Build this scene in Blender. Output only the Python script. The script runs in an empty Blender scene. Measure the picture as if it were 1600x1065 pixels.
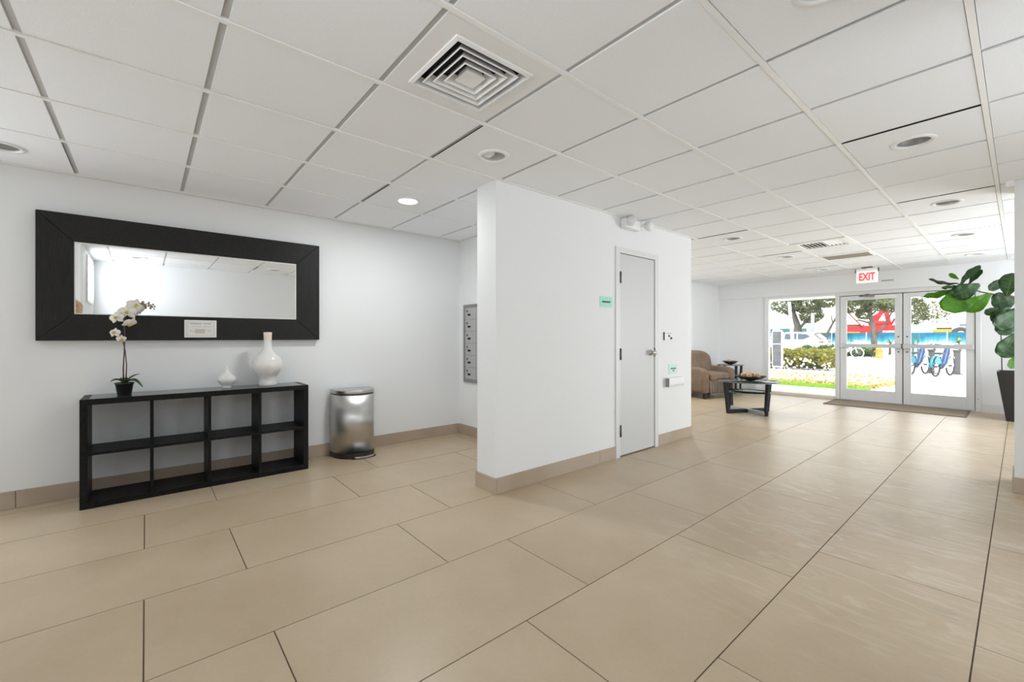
import bpy, bmesh, math, random
from mathutils import Vector, Matrix
random.seed(7)
PI = math.pi
scene = bpy.context.scene
COL = scene.collection

# ------------------------------------------------------------------ camera
EYE = 1.185
CEIL = 2.38
cam_data = bpy.data.cameras.new('camera')
cam = bpy.data.objects.new('camera', cam_data)
COL.objects.link(cam)
cam.location = (0, 0, EYE)
cam.rotation_euler = (PI / 2, 0, 0.8673)
cam_data.sensor_width = 36.0
cam_data.lens = 674.5 / 1600 * 36
cam_data.shift_y = -5.5 / 1600
cam_data.clip_start = 0.02
cam_data.clip_end = 400
scene.camera = cam

# ------------------------------------------------------------------ world, sun, daylight, exposure
world = bpy.data.worlds.new('world')
scene.world = world
world.use_nodes = True
bg = world.node_tree.nodes['Background']
bg.inputs[0].default_value = (0.93, 0.97, 1.0, 1)
bg.inputs[1].default_value = 2.8

sun_d = bpy.data.lights.new('sun', 'SUN')
sun_d.energy = 6.5
sun_d.angle = 0.01
sun_d.color = (1.0, 0.96, 0.9)
sun = bpy.data.objects.new('sun', sun_d)
COL.objects.link(sun)
sun.rotation_euler = Vector((-0.30, 0.42, -0.86)).to_track_quat('-Z', 'Y').to_euler()
sun.location = (0, 0, 20)

def area(name, loc, direction, sx, sy, power, color=(1, 1, 1)):
    d = bpy.data.lights.new(name, 'AREA')
    d.shape = 'RECTANGLE'
    d.size = sx
    d.size_y = sy
    d.energy = power
    d.color = color
    o = bpy.data.objects.new(name, d)
    COL.objects.link(o)
    o.location = loc
    o.rotation_euler = Vector(direction).to_track_quat('-Z', 'Z').to_euler()
    return o

# added daylight lamps at unseen lounge, side and left windows; return window shows in mirror
DAY = (0.88, 0.945, 1.0)
area('added_daylight_lounge', (1.72, 8.0, 1.2), (-1, -0.45, 0.45), 2.2, 1.9, 112, DAY)
area('added_daylight_side', (1.70, 3.05, 1.2), (-1, -1.0, 0.35), 1.0, 1.9, 21, DAY)
area('added_daylight_left', (-4.5, -2.5, 1.25), (1, 0.45, 0.35), 2.4, 1.8, 36, DAY)
area('daylight_return_window', (-0.38, -0.606, 1.99), (0, 1, 0), 0.74, 0.56, 17, DAY)

scene.view_settings.view_transform = 'Standard'
scene.view_settings.look = 'None'
scene.view_settings.exposure = 0.08
scene.view_settings.gamma = 1.0
scene.view_settings.use_curve_mapping = False
scene.cycles.max_bounces = 14
scene.cycles.diffuse_bounces = 8
scene.cycles.transparent_max_bounces = 16
scene.cycles.sample_clamp_indirect = 6.0

# ------------------------------------------------------------------ materials
MATS = {}
def mat(name, color=(0.8, 0.8, 0.8), rough=0.5, metal=0.0, noise=None, bump=None, emit=None, spec=0.5, coat=0.0, trans=None):
    m = bpy.data.materials.new(name)
    m.use_nodes = True
    nt = m.node_tree
    p = nt.nodes['Principled BSDF']
    p.inputs['Base Color'].default_value = (*color, 1)
    p.inputs['Roughness'].default_value = rough
    p.inputs['Metallic'].default_value = metal
    p.inputs['Specular IOR Level'].default_value = spec
    p.inputs['Coat Weight'].default_value = coat
    if trans:
        p.inputs['Subsurface Weight'].default_value = 0.0
    tc = nt.nodes.new('ShaderNodeTexCoord')
    if noise:                       # (scale, colour B, detail, stretch xyz)
        sc, c2, det, st = noise
        mp = nt.nodes.new('ShaderNodeMapping')
        mp.inputs['Scale'].default_value = st
        nt.links.new(tc.outputs['Object'], mp.inputs[0])
        nz = nt.nodes.new('ShaderNodeTexNoise')
        nz.inputs['Scale'].default_value = sc
        nz.inputs['Detail'].default_value = det
        nt.links.new(mp.outputs[0], nz.inputs['Vector'])
        mr = nt.nodes.new('ShaderNodeMapRange')
        mr.inputs[1].default_value = 0.32
        mr.inputs[2].default_value = 0.68
        nt.links.new(nz.outputs[0], mr.inputs[0])
        mx = nt.nodes.new('ShaderNodeMix')
        mx.data_type = 'RGBA'
        mx.inputs[6].default_value = (*color, 1)
        mx.inputs[7].default_value = (*c2, 1)
        nt.links.new(mr.outputs[0], mx.inputs[0])
        nt.links.new(mx.outputs[2], p.inputs['Base Color'])
    if bump:                        # (scale, strength, distance)
        nb = nt.nodes.new('ShaderNodeTexNoise')
        nb.inputs['Scale'].default_value = bump[0]
        nb.inputs['Detail'].default_value = 4
        nt.links.new(tc.outputs['Object'], nb.inputs['Vector'])
        b = nt.nodes.new('ShaderNodeBump')
        b.inputs['Strength'].default_value = bump[1]
        b.inputs['Distance'].default_value = bump[2]
        nt.links.new(nb.outputs[0], b.inputs['Height'])
        nt.links.new(b.outputs[0], p.inputs['Normal'])
    if emit:
        p.inputs['Emission Color'].default_value = (*emit[0], 1)
        p.inputs['Emission Strength'].default_value = emit[1]
    MATS[name] = m
    return m

def glass_mat(name, tint=(1, 1, 1), rough=0.0, ior=1.45):
    m = bpy.data.materials.new(name)
    m.use_nodes = True
    nt = m.node_tree
    nt.nodes.clear()
    out = nt.nodes.new('ShaderNodeOutputMaterial')
    t = nt.nodes.new('ShaderNodeBsdfTransparent')
    t.inputs[0].default_value = (*tint, 1)
    g = nt.nodes.new('ShaderNodeBsdfGlossy')
    g.inputs['Roughness'].default_value = rough
    f = nt.nodes.new('ShaderNodeFresnel')
    f.inputs[0].default_value = ior
    mx = nt.nodes.new('ShaderNodeMixShader')
    nt.links.new(f.outputs[0], mx.inputs[0])
    nt.links.new(t.outputs[0], mx.inputs[1])
    nt.links.new(g.outputs[0], mx.inputs[2])
    nt.links.new(mx.outputs[0], out.inputs[0])
    MATS[name] = m
    return m

def leaf_mat(name, c1, c2, scale=6, tr=0.35):
    """leaf: diffuse + translucent, so light falling from behind glows through"""
    m = bpy.data.materials.new(name)
    m.use_nodes = True
    nt = m.node_tree
    p = nt.nodes['Principled BSDF']
    p.inputs['Roughness'].default_value = 0.42
    tc = nt.nodes.new('ShaderNodeTexCoord')
    nz = nt.nodes.new('ShaderNodeTexNoise')
    nz.inputs['Scale'].default_value = scale
    nt.links.new(tc.outputs['Object'], nz.inputs['Vector'])
    mr = nt.nodes.new('ShaderNodeMapRange')
    mr.inputs[1].default_value = 0.35
    mr.inputs[2].default_value = 0.65
    nt.links.new(nz.outputs[0], mr.inputs[0])
    mx = nt.nodes.new('ShaderNodeMix')
    mx.data_type = 'RGBA'
    mx.inputs[6].default_value = (*c1, 1)
    mx.inputs[7].default_value = (*c2, 1)
    nt.links.new(mr.outputs[0], mx.inputs[0])
    nt.links.new(mx.outputs[2], p.inputs['Base Color'])
    tl = nt.nodes.new('ShaderNodeBsdfTranslucent')
    tl.inputs[0].default_value = (min(1, c2[0] * 2.2), min(1, c2[1] * 2.0), c2[2], 1)
    ms = nt.nodes.new('ShaderNodeMixShader')
    ms.inputs[0].default_value = tr
    nt.links.new(p.outputs[0], ms.inputs[1])
    nt.links.new(tl.outputs[0], ms.inputs[2])
    nt.links.new(ms.outputs[0], nt.nodes['Material Output'].inputs[0])
    MATS[name] = m
    return m

def floor_tile_mat():
    m = bpy.data.materials.new('floor_porcelain')
    m.use_nodes = True
    nt = m.node_tree
    L = nt.links.new
    p = nt.nodes['Principled BSDF']
    geo = nt.nodes.new('ShaderNodeNewGeometry')
    oi = nt.nodes.new('ShaderNodeObjectInfo')
    add = nt.nodes.new('ShaderNodeVectorMath')
    add.operation = 'MULTIPLY_ADD'
    cmb = nt.nodes.new('ShaderNodeCombineXYZ')
    L(oi.outputs['Random'], cmb.inputs[0])
    L(oi.outputs['Random'], cmb.inputs[2])
    add.inputs[1].default_value = (37, 37, 37)
    L(cmb.outputs[0], add.inputs[0])
    L(geo.outputs['Position'], add.inputs[2])
    big = nt.nodes.new('ShaderNodeTexNoise')
    big.inputs['Scale'].default_value = 1.6
    big.inputs['Detail'].default_value = 5
    big.inputs['Roughness'].default_value = 0.6
    L(add.outputs[0], big.inputs['Vector'])
    ramp = nt.nodes.new('ShaderNodeValToRGB')
    ramp.color_ramp.elements[0].position = 0.3
    ramp.color_ramp.elements[0].color = (0.435, 0.335, 0.222, 1)
    ramp.color_ramp.elements[1].position = 0.7
    ramp.color_ramp.elements[1].color = (0.52, 0.415, 0.29, 1)
    L(big.outputs[0], ramp.inputs[0])
    fine = nt.nodes.new('ShaderNodeTexNoise')
    fine.inputs['Scale'].default_value = 55
    fine.inputs['Detail'].default_value = 3
    L(add.outputs[0], fine.inputs['Vector'])
    mr = nt.nodes.new('ShaderNodeMapRange')
    mr.inputs[3].default_value = 0.95
    mr.inputs[4].default_value = 1.05
    L(fine.outputs[0], mr.inputs[0])
    mul = nt.nodes.new('ShaderNodeVectorMath')
    mul.operation = 'SCALE'
    L(ramp.outputs[0], mul.inputs[0])
    L(mr.outputs[0], mul.inputs['Scale'])
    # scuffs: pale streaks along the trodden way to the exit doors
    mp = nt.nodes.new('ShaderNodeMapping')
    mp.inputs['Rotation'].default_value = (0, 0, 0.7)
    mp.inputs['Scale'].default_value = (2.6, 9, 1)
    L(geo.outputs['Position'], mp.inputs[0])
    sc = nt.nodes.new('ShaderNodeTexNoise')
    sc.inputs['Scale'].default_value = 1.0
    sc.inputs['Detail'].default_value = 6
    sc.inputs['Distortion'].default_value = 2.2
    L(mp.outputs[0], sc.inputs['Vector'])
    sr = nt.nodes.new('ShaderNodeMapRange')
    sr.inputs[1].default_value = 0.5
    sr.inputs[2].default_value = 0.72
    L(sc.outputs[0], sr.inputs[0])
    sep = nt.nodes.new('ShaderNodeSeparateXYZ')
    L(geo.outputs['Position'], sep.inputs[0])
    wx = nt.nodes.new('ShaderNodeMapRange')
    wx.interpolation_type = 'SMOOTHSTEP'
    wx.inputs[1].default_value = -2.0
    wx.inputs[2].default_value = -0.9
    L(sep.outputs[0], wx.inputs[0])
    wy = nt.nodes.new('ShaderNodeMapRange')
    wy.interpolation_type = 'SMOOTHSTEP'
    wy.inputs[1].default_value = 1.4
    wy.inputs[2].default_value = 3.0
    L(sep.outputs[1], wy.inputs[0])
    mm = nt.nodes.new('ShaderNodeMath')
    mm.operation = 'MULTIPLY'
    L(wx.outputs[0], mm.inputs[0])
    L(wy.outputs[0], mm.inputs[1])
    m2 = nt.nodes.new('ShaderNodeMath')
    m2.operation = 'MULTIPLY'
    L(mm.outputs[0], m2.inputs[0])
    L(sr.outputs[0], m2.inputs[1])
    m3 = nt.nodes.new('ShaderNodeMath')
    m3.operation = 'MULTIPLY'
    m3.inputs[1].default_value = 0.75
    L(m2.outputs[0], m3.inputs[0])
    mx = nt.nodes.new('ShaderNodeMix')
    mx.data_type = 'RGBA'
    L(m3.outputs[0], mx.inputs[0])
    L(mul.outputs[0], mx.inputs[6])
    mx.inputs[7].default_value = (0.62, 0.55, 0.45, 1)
    # dull smudges on the same trodden strip
    sm = nt.nodes.new('ShaderNodeTexNoise')
    sm.inputs['Scale'].default_value = 2.6
    sm.inputs['Detail'].default_value = 7
    sm.inputs['Roughness'].default_value = 0.68
    sm.inputs['Distortion'].default_value = 0.8
    L(geo.outputs['Position'], sm.inputs['Vector'])
    s2 = nt.nodes.new('ShaderNodeMapRange')
    s2.inputs[1].default_value = 0.52
    s2.inputs[2].default_value = 0.74
    s2.inputs[4].default_value = 0.55
    L(sm.outputs[0], s2.inputs[0])
    m4 = nt.nodes.new('ShaderNodeMath')
    m4.operation = 'MULTIPLY'
    L(mm.outputs[0], m4.inputs[0])
    L(s2.outputs[0], m4.inputs[1])
    mx2 = nt.nodes.new('ShaderNodeMix')
    mx2.data_type = 'RGBA'
    L(m4.outputs[0], mx2.inputs[0])
    L(mx.outputs[2], mx2.inputs[6])
    mx2.inputs[7].default_value = (0.30, 0.245, 0.18, 1)
    L(mx2.outputs[2], p.inputs['Base Color'])
    rr = nt.nodes.new('ShaderNodeMapRange')
    rr.inputs[3].default_value = 0.24
    rr.inputs[4].default_value = 0.42
    L(sc.outputs[0], rr.inputs[0])
    L(rr.outputs[0], p.inputs['Roughness'])
    b = nt.nodes.new('ShaderNodeBump')
    b.inputs['Strength'].default_value = 0.06
    b.inputs['Distance'].default_value = 0.002
    L(fine.outputs[0], b.inputs['Height'])
    L(b.outputs[0], p.inputs['Normal'])
    MATS['floor'] = m

mat('wall', (0.795, 0.805, 0.81), 0.75, bump=(220, 0.05, 0.002))
mat('wall_white', (0.81, 0.82, 0.83), 0.7, bump=(220, 0.05, 0.002))
floor_tile_mat()
mat('grout', (0.13, 0.095, 0.06), 0.9)
mat('skirting', (0.40, 0.315, 0.235), 0.5, noise=(2.5, (0.47, 0.385, 0.30), 4, (1, 1, 1)))
mat('ceiling_tile', (0.885, 0.905, 0.93), 0.9, noise=(160, (0.845, 0.865, 0.89), 2, (1, 1, 1)), bump=(320, 0.35, 0.003))
mat('ceiling_void', (0.05, 0.05, 0.05), 0.9)
mat('tbar', (0.72, 0.72, 0.71), 0.45)
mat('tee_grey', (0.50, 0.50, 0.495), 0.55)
mat('tbar_bright', (0.88, 0.88, 0.87), 0.4)
mat('white_metal', (0.82, 0.82, 0.82), 0.4)
mat('black_void', (0.01, 0.01, 0.01), 0.8)
mat('can_grey', (0.42, 0.42, 0.41), 0.35, metal=0.4)
mat('lamp_glow', (1, 1, 1), 0.5, emit=((1.0, 0.97, 0.9), 14))
mat('lamp_off', (0.55, 0.55, 0.54), 0.4)
mat('blackwood', (0.010, 0.0095, 0.009), 0.5, spec=0.25, noise=(9, (0.02, 0.019, 0.018), 6, (1, 14, 14)), bump=(60, 0.15, 0.002))
mat('blackwood_v', (0.010, 0.0095, 0.009), 0.5, spec=0.25, noise=(9, (0.02, 0.019, 0.018), 6, (14, 14, 1)), bump=(60, 0.15, 0.002))
mat('shelf_black', (0.004, 0.004, 0.0042), 0.42, spec=0.14, noise=(6, (0.014, 0.014, 0.014), 4, (1, 8, 8)))
mat('shelf_top', (0.03, 0.03, 0.03), 0.25, coat=0.4)
mat('mirror', (0.93, 0.935, 0.93), 0.0, metal=1.0)
mat('paper', (0.78, 0.77, 0.75), 0.7)
mat('paper_frame', (0.82, 0.81, 0.79), 0.35)
mat('print_grey', (0.30, 0.30, 0.30), 0.8)
mat('print_light', (0.55, 0.54, 0.52), 0.8)
mat('print_tan', (0.62, 0.53, 0.44), 0.8)
mat('ceramic', (0.76, 0.755, 0.73), 0.16, coat=0.5)
mat('ceramic_buff', (0.78, 0.66, 0.53), 0.5, noise=(60, (0.80, 0.72, 0.62), 3, (1, 1, 1)))
mat('steel', (0.60, 0.59, 0.57), 0.24, metal=1.0, bump=(30, 0.02, 0.01))
mat('steel_lid', (0.55, 0.55, 0.54), 0.32, metal=1.0)
mat('black_plastic', (0.012, 0.012, 0.012), 0.4)
mat('mailbox_metal', (0.50, 0.50, 0.49), 0.38, metal=0.55)
mat('mailbox_dark', (0.30, 0.29, 0.28), 0.4, metal=0.5)
mat('door_paint', (0.60, 0.605, 0.60), 0.42)
mat('door_frame', (0.70, 0.70, 0.695), 0.42)
mat('hinge', (0.10, 0.10, 0.10), 0.4, metal=0.6)
mat('chrome', (0.62, 0.62, 0.62), 0.2, metal=1.0)
mat('sign_green', (0.36, 0.74, 0.58), 0.5)
mat('sign_pale_green', (0.55, 0.76, 0.68), 0.5)
mat('sign_ink', (0.01, 0.07, 0.045), 0.6)
mat('exit_panel', (0.82, 0.86, 0.84), 0.3, emit=((1, 1, 1), 0.25))
mat('exit_red', (0.85, 0.05, 0.06), 0.4, emit=((1.0, 0.06, 0.08), 0.6))
mat('exit_black', (0.03, 0.03, 0.03), 0.4)
mat('aluminium', (0.74, 0.745, 0.75), 0.38, metal=0.15)
mat('aluminium_bar', (0.62, 0.625, 0.63), 0.3, metal=0.5)
mat('dark_gap', (0.02, 0.02, 0.02), 0.7)
glass_mat('clear_glass', (0.985, 0.995, 0.99))
glass_mat('table_glass', (0.80, 0.88, 0.86), 0.03)
mat('glass_edge', (0.16, 0.24, 0.22), 0.15)
mat('table_black', (0.012, 0.012, 0.013), 0.5, spec=0.25)
mat('table_silver', (0.50, 0.51, 0.53), 0.35, metal=0.5)
mat('suede', (0.165, 0.112, 0.078), 0.9, noise=(7, (0.215, 0.152, 0.108), 4, (1, 1, 1)), bump=(14, 0.25, 0.02))
mat('suede_skirt', (0.14, 0.10, 0.075), 0.9, noise=(5, (0.23, 0.18, 0.145), 3, (1, 1, 1)))
mat('dark_wood_leg', (0.02, 0.015, 0.012), 0.4)
mat('bowl_dark', (0.035, 0.02, 0.014), 0.3)
mat('ball_tan', (0.62, 0.40, 0.24), 0.7, noise=(40, (0.35, 0.20, 0.11), 3, (1, 1, 1)))
mat('ball_pink', (0.62, 0.30, 0.22), 0.6)
mat('mat_weave', (0.20, 0.15, 0.10), 0.95, noise=(170, (0.36, 0.29, 0.21), 2, (1, 1, 1)), bump=(200, 0.6, 0.006))
mat('mat_edge', (0.16, 0.12, 0.085), 0.8)
mat('planter_black', (0.012, 0.012, 0.013), 0.35)
mat('soil', (0.05, 0.035, 0.025), 0.95)
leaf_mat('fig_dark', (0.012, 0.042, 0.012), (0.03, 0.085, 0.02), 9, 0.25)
leaf_mat('fig_backlit', (0.06, 0.17, 0.02), (0.13, 0.30, 0.03), 9, 0.5)  # lighter green copy: light from behind the leaf put into its colour
mat('fig_vein', (0.09, 0.17, 0.05), 0.5)
mat('fig_stem', (0.06, 0.045, 0.03), 0.7)
leaf_mat('orchid_leaf', (0.02, 0.06, 0.012), (0.05, 0.13, 0.02), 14, 0.15)
mat('orchid_stem', (0.10, 0.055, 0.035), 0.6)
mat('petal', (0.80, 0.79, 0.75), 0.6, noise=(30, (0.74, 0.70, 0.62), 2, (1, 1, 1)))
mat('petal_core', (0.55, 0.42, 0.10), 0.6)
mat('bud', (0.32, 0.24, 0.17), 0.6)
mat('carved_wood', (0.46, 0.24, 0.10), 0.5, noise=(8, (0.65, 0.42, 0.22), 5, (1, 1, 4)))
# outdoors
mat('pavement', (0.74, 0.73, 0.71), 0.85, noise=(0.6, (0.66, 0.65, 0.63), 4, (1, 1, 1)))
mat('asphalt', (0.45, 0.45, 0.46), 0.9)
mat('kerb', (0.55, 0.54, 0.52), 0.85)
mat('porch', (0.66, 0.58, 0.49), 0.7, noise=(3, (0.72, 0.64, 0.55), 3, (1, 1, 1)))
leaf_mat('grass', (0.10, 0.24, 0.03), (0.22, 0.40, 0.06), 3, 0.3)
leaf_mat('hedge_leaf', (0.075, 0.095, 0.02), (0.26, 0.25, 0.045), 5, 0.3)
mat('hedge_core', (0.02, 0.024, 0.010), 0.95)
leaf_mat('bush_leaf', (0.04, 0.085, 0.02), (0.09, 0.15, 0.03), 4, 0.2)
leaf_mat('bed_leaf', (0.15, 0.16, 0.045), (0.40, 0.37, 0.17), 6, 0.3)
leaf_mat('bed_flower', (0.52, 0.44, 0.40), (0.66, 0.62, 0.56), 3, 0.2)
leaf_mat('tree_leaf', (0.035, 0.05, 0.022), (0.14, 0.16, 0.075), 3.5, 0.25)
mat('earth', (0.40, 0.34, 0.27), 0.95)
mat('bark', (0.075, 0.062, 0.05), 0.9, noise=(6, (0.14, 0.12, 0.10), 4, (3, 3, 0.6)))
mat('car_white', (0.80, 0.80, 0.80), 0.25, coat=0.5)
mat('car_glass', (0.05, 0.07, 0.10), 0.1)
mat('tyre', (0.03, 0.03, 0.035), 0.8)
mat('rim', (0.55, 0.55, 0.56), 0.35, metal=0.6)
mat('tail_light', (0.40, 0.08, 0.07), 0.3)
mat('board_grey', (0.055, 0.058, 0.065), 0.4, noise=(2.2, (0.105, 0.11, 0.125), 4, (1, 1, 5)))
mat('outdoor_white', (0.78, 0.78, 0.78), 0.5)
mat('sign_red', (0.62, 0.06, 0.06), 0.5)
mat('crane_red', (0.33, 0.012, 0.012), 0.5)
mat('crane_white', (0.78, 0.70, 0.68), 0.5)
mat('machine_yellow', (0.42, 0.25, 0.02), 0.5)
mat('machine_dark', (0.05, 0.05, 0.055), 0.6)
mat('bike_blue', (0.002, 0.035, 0.125), 0.45)
mat('bike_teal', (0.006, 0.19, 0.26), 0.4)
mat('bike_white', (0.75, 0.77, 0.80), 0.4)
mat('dock_grey', (0.08, 0.08, 0.085), 0.5)
mat('far_building', (0.80, 0.80, 0.80), 0.8)
mat('far_glass', (0.16, 0.27, 0.33), 0.2)
mat('far_window', (0.45, 0.46, 0.52), 0.3)
mat('shop_green', (0.02, 0.10, 0.085), 0.5)
mat('hydrant_yellow', (0.48, 0.27, 0.05), 0.5)
mat('lamp_post_grey', (0.22, 0.27, 0.28), 0.5)
leaf_mat('palm_leaf', (0.09, 0.17, 0.05), (0.22, 0.31, 0.10), 3, 0.2)

def banner_mat():
    m = bpy.data.materials.new('banner_print')
    m.use_nodes = True
    nt = m.node_tree
    p = nt.nodes['Principled BSDF']
    p.inputs['Roughness'].default_value = 0.6
    tc = nt.nodes.new('ShaderNodeTexCoord')
    nz = nt.nodes.new('ShaderNodeTexNoise')
    nz.inputs['Scale'].default_value = 1.4
    mp = nt.nodes.new('ShaderNodeMapping')
    mp.inputs['Scale'].default_value = (2.2, 1, 0.25)
    nt.links.new(tc.outputs['Object'], mp.inputs[0])
    nt.links.new(mp.outputs[0], nz.inputs['Vector'])
    sp = nt.nodes.new('ShaderNodeSeparateXYZ')
    nt.links.new(tc.outputs['Object'], sp.inputs[0])
    ad = nt.nodes.new('ShaderNodeMath')
    ad.operation = 'MULTIPLY_ADD'
    ad.inputs[1].default_value = 0.9
    nt.links.new(nz.outputs[0], ad.inputs[0])
    nt.links.new(sp.outputs[2], ad.inputs[2])
    r = nt.nodes.new('ShaderNodeValToRGB')
    r.color_ramp.elements[0].position = 1.15 / 2.2
    r.color_ramp.elements[0].color = (0.55, 0.62, 0.66, 1)
    r.color_ramp.elements[1].position = 1.85 / 2.2
    r.color_ramp.elements[1].color = (0.0, 0.125, 0.215, 1)
    e = r.color_ramp.elements.new(1.5 / 2.2)
    e.color = (0.04, 0.28, 0.40, 1)
    dv = nt.nodes.new('ShaderNodeMath')
    dv.operation = 'DIVIDE'
    dv.inputs[1].default_value = 2.2
    nt.links.new(ad.outputs[0], dv.inputs[0])
    nt.links.new(dv.outputs[0], r.inputs[0])
    nt.links.new(r.outputs[0], p.inputs['Base Color'])
    MATS['banner'] = m
banner_mat()

def brushed(name):
    nt = MATS[name].node_tree
    p = nt.nodes['Principled BSDF']
    t = nt.nodes.new('ShaderNodeTangent')
    t.direction_type = 'RADIAL'
    t.axis = 'Z'
    p.inputs['Anisotropic'].default_value = 0.85
    p.inputs['Roughness'].default_value = 0.36
    nt.links.new(t.outputs[0], p.inputs['Tangent'])
brushed('steel')

# ------------------------------------------------------------------ building helpers
class MB:
    """collects shapes and links them as one mesh object"""
    def __init__(self):
        self.v = []
        self.f = []
        self.smooth = []
    def add(self, vs, fs, smooth=False):
        n = len(self.v)
        self.v += [tuple(p) for p in vs]
        self.f += [tuple(i + n for i in q) for q in fs]
        self.smooth += [smooth] * len(fs)
        return self
    def box(self, x0, x1, y0, y1, z0, z1):
        x0, x1 = min(x0, x1), max(x0, x1)
        y0, y1 = min(y0, y1), max(y0, y1)
        z0, z1 = min(z0, z1), max(z0, z1)
        vs = [(x, y, z) for z in (z0, z1) for y in (y0, y1) for x in (x0, x1)]
        return self.add(vs, [(0, 2, 3, 1), (4, 5, 7, 6), (0, 1, 5, 4), (2, 6, 7, 3), (0, 4, 6, 2), (1, 3, 7, 5)])
    def bar(self, a, b, w, h, up=(0, 0, 1)):
        """a straight bar of rectangular section from a to b"""
        a, b = Vector(a), Vector(b)
        d = (b - a).normalized()
        u = Vector(up)
        if abs(d.dot(u)) > 0.99:
            u = Vector((1, 0, 0))
        s = d.cross(u).normalized()
        t = s.cross(d).normalized()
        vs = []
        for p in (a, b):
            for i, j in ((-1, -1), (1, -1), (1, 1), (-1, 1)):
                vs.append(p + s * (i * w / 2) + t * (j * h / 2))
        return self.add(vs, [(3, 2, 1, 0), (4, 5, 6, 7), (0, 1, 5, 4), (1, 2, 6, 5), (2, 3, 7, 6), (3, 0, 4, 7)])
    def tube(self, pts, r, n=10, caps=True):
        """round tube through points; r a number or a list"""
        pts = [Vector(p) for p in pts]
        rs = r if isinstance(r, (list, tuple)) else [r] * len(pts)
        vs, fs = [], []
        prev = None
        for i, p in enumerate(pts):
            d = (pts[min(i + 1, len(pts) - 1)] - pts[max(i - 1, 0)]).normalized()
            if prev is None:
                ref = Vector((0, 0, 1)) if abs(d.z) < 0.9 else Vector((1, 0, 0))
                s = d.cross(ref).normalized()
            else:
                s = (prev - d * prev.dot(d)).normalized()
            prev = s
            t = d.cross(s)
            for k in range(n):
                a = 2 * PI * k / n
                vs.append(p + (s * math.cos(a) + t * math.sin(a)) * rs[i])
        for i in range(len(pts) - 1):
            for k in range(n):
                k2 = (k + 1) % n
                fs.append((i * n + k, i * n + k2, (i + 1) * n + k2, (i + 1) * n + k))
        self.add(vs, fs, True)
        if caps:
            m = len(self.v) - len(vs)
            self.f += [tuple(m + k for k in range(n - 1, -1, -1)), tuple(m + (len(pts) - 1) * n + k for k in range(n))]
            self.smooth += [False, False]
        return self
    def lathe(self, prof, n=32, loc=(0, 0, 0), axis='Z', smooth=True):
        """profile [(r, h)...] turned round an axis"""
        vs, fs = [], []
        for r, h in prof:
            for k in range(n):
                a = 2 * PI * k / n
                x, y = r * math.cos(a), r * math.sin(a)
                q = {'Z': (x, y, h), 'Y': (x, h, y), 'X': (h, x, y)}[axis]
                vs.append((q[0] + loc[0], q[1] + loc[1], q[2] + loc[2]))
        flip = axis == 'Y'
        for i in range(len(prof) - 1):
            for k in range(n):
                k2 = (k + 1) % n
                q = (i * n + k, i * n + k2, (i + 1) * n + k2, (i + 1) * n + k)
                fs.append(q[::-1] if flip else q)
        return self.add(vs, fs, smooth)
    def prism(self, poly, z0, z1, axis='Z'):
        """a polygon extruded; axis Z: (x,y), axis Y: (x,z), axis X: (y,z)"""
        n = len(poly)
        def q(p, h):
            return {'Z': (p[0], p[1], h), 'Y': (p[0], h, p[1]), 'X': (h, p[0], p[1])}[axis]
        vs = [q(p, z0) for p in poly] + [q(p, z1) for p in poly]
        fs = [tuple(range(n - 1, -1, -1)), tuple(range(n, 2 * n))]
        fs += [(i, (i + 1) % n, n + (i + 1) % n, n + i) for i in range(n)]
        return self.add(vs, fs)
    def mesh(self, name, m):
        me = bpy.data.meshes.new(name)
        me.from_pydata(self.v, [], self.f)
        me.polygons.foreach_set('use_smooth', self.smooth)
        if m is not None:
            me.materials.append(MATS[m])
        me.update()
        b = bmesh.new()
        b.from_mesh(me)
        bmesh.ops.recalc_face_normals(b, faces=b.faces)
        b.to_mesh(me)
        b.free()
        return me
    def build(self, name, m, parent=None, bevel=0.0, seg=2):
        return link(name, self.mesh(name, m), parent, bevel, seg)

def link(name, me, parent=None, bevel=0.0, seg=2):
    o = bpy.data.objects.new(name, me)
    COL.objects.link(o)
    if parent is not None:
        o.parent = parent
    if bevel:
        b = o.modifiers.new('bevel', 'BEVEL')
        b.width = bevel
        b.segments = seg
        b.limit_method = 'ANGLE'
        b.angle_limit = 0.6
        b.harden_normals = False
    return o

def box(name, m, x0, x1, y0, y1, z0, z1, parent=None, bevel=0.0, seg=2):
    return MB().box(x0, x1, y0, y1, z0, z1).build(name, m, parent, bevel, seg)

def thing(name, label, cat, loc=(0, 0, 0), rz=0.0, group=None):
    o = bpy.data.objects.new(name, None)
    COL.objects.link(o)
    o.location = loc
    o.rotation_euler = (0, 0, rz)
    o.empty_display_size = 0.1
    return tag(o, label, cat, group)

def tag(o, label, cat, group=None):
    o['label'] = label
    o['category'] = cat
    if group:
        o['group'] = group
    return o

def struct(o):
    o['kind'] = 'structure'
    return o

def copy_of(o, parent, loc=None):
    c = o.copy()
    COL.objects.link(c)
    c.parent = parent
    if loc is not None:
        c.location = loc
    return c

def copy_tree(o, parent=None):
    c = o.copy()
    COL.objects.link(c)
    c.parent = parent
    for ch in [k for k in bpy.data.objects if k.parent == o]:
        copy_tree(ch, c)
    return c

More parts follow.
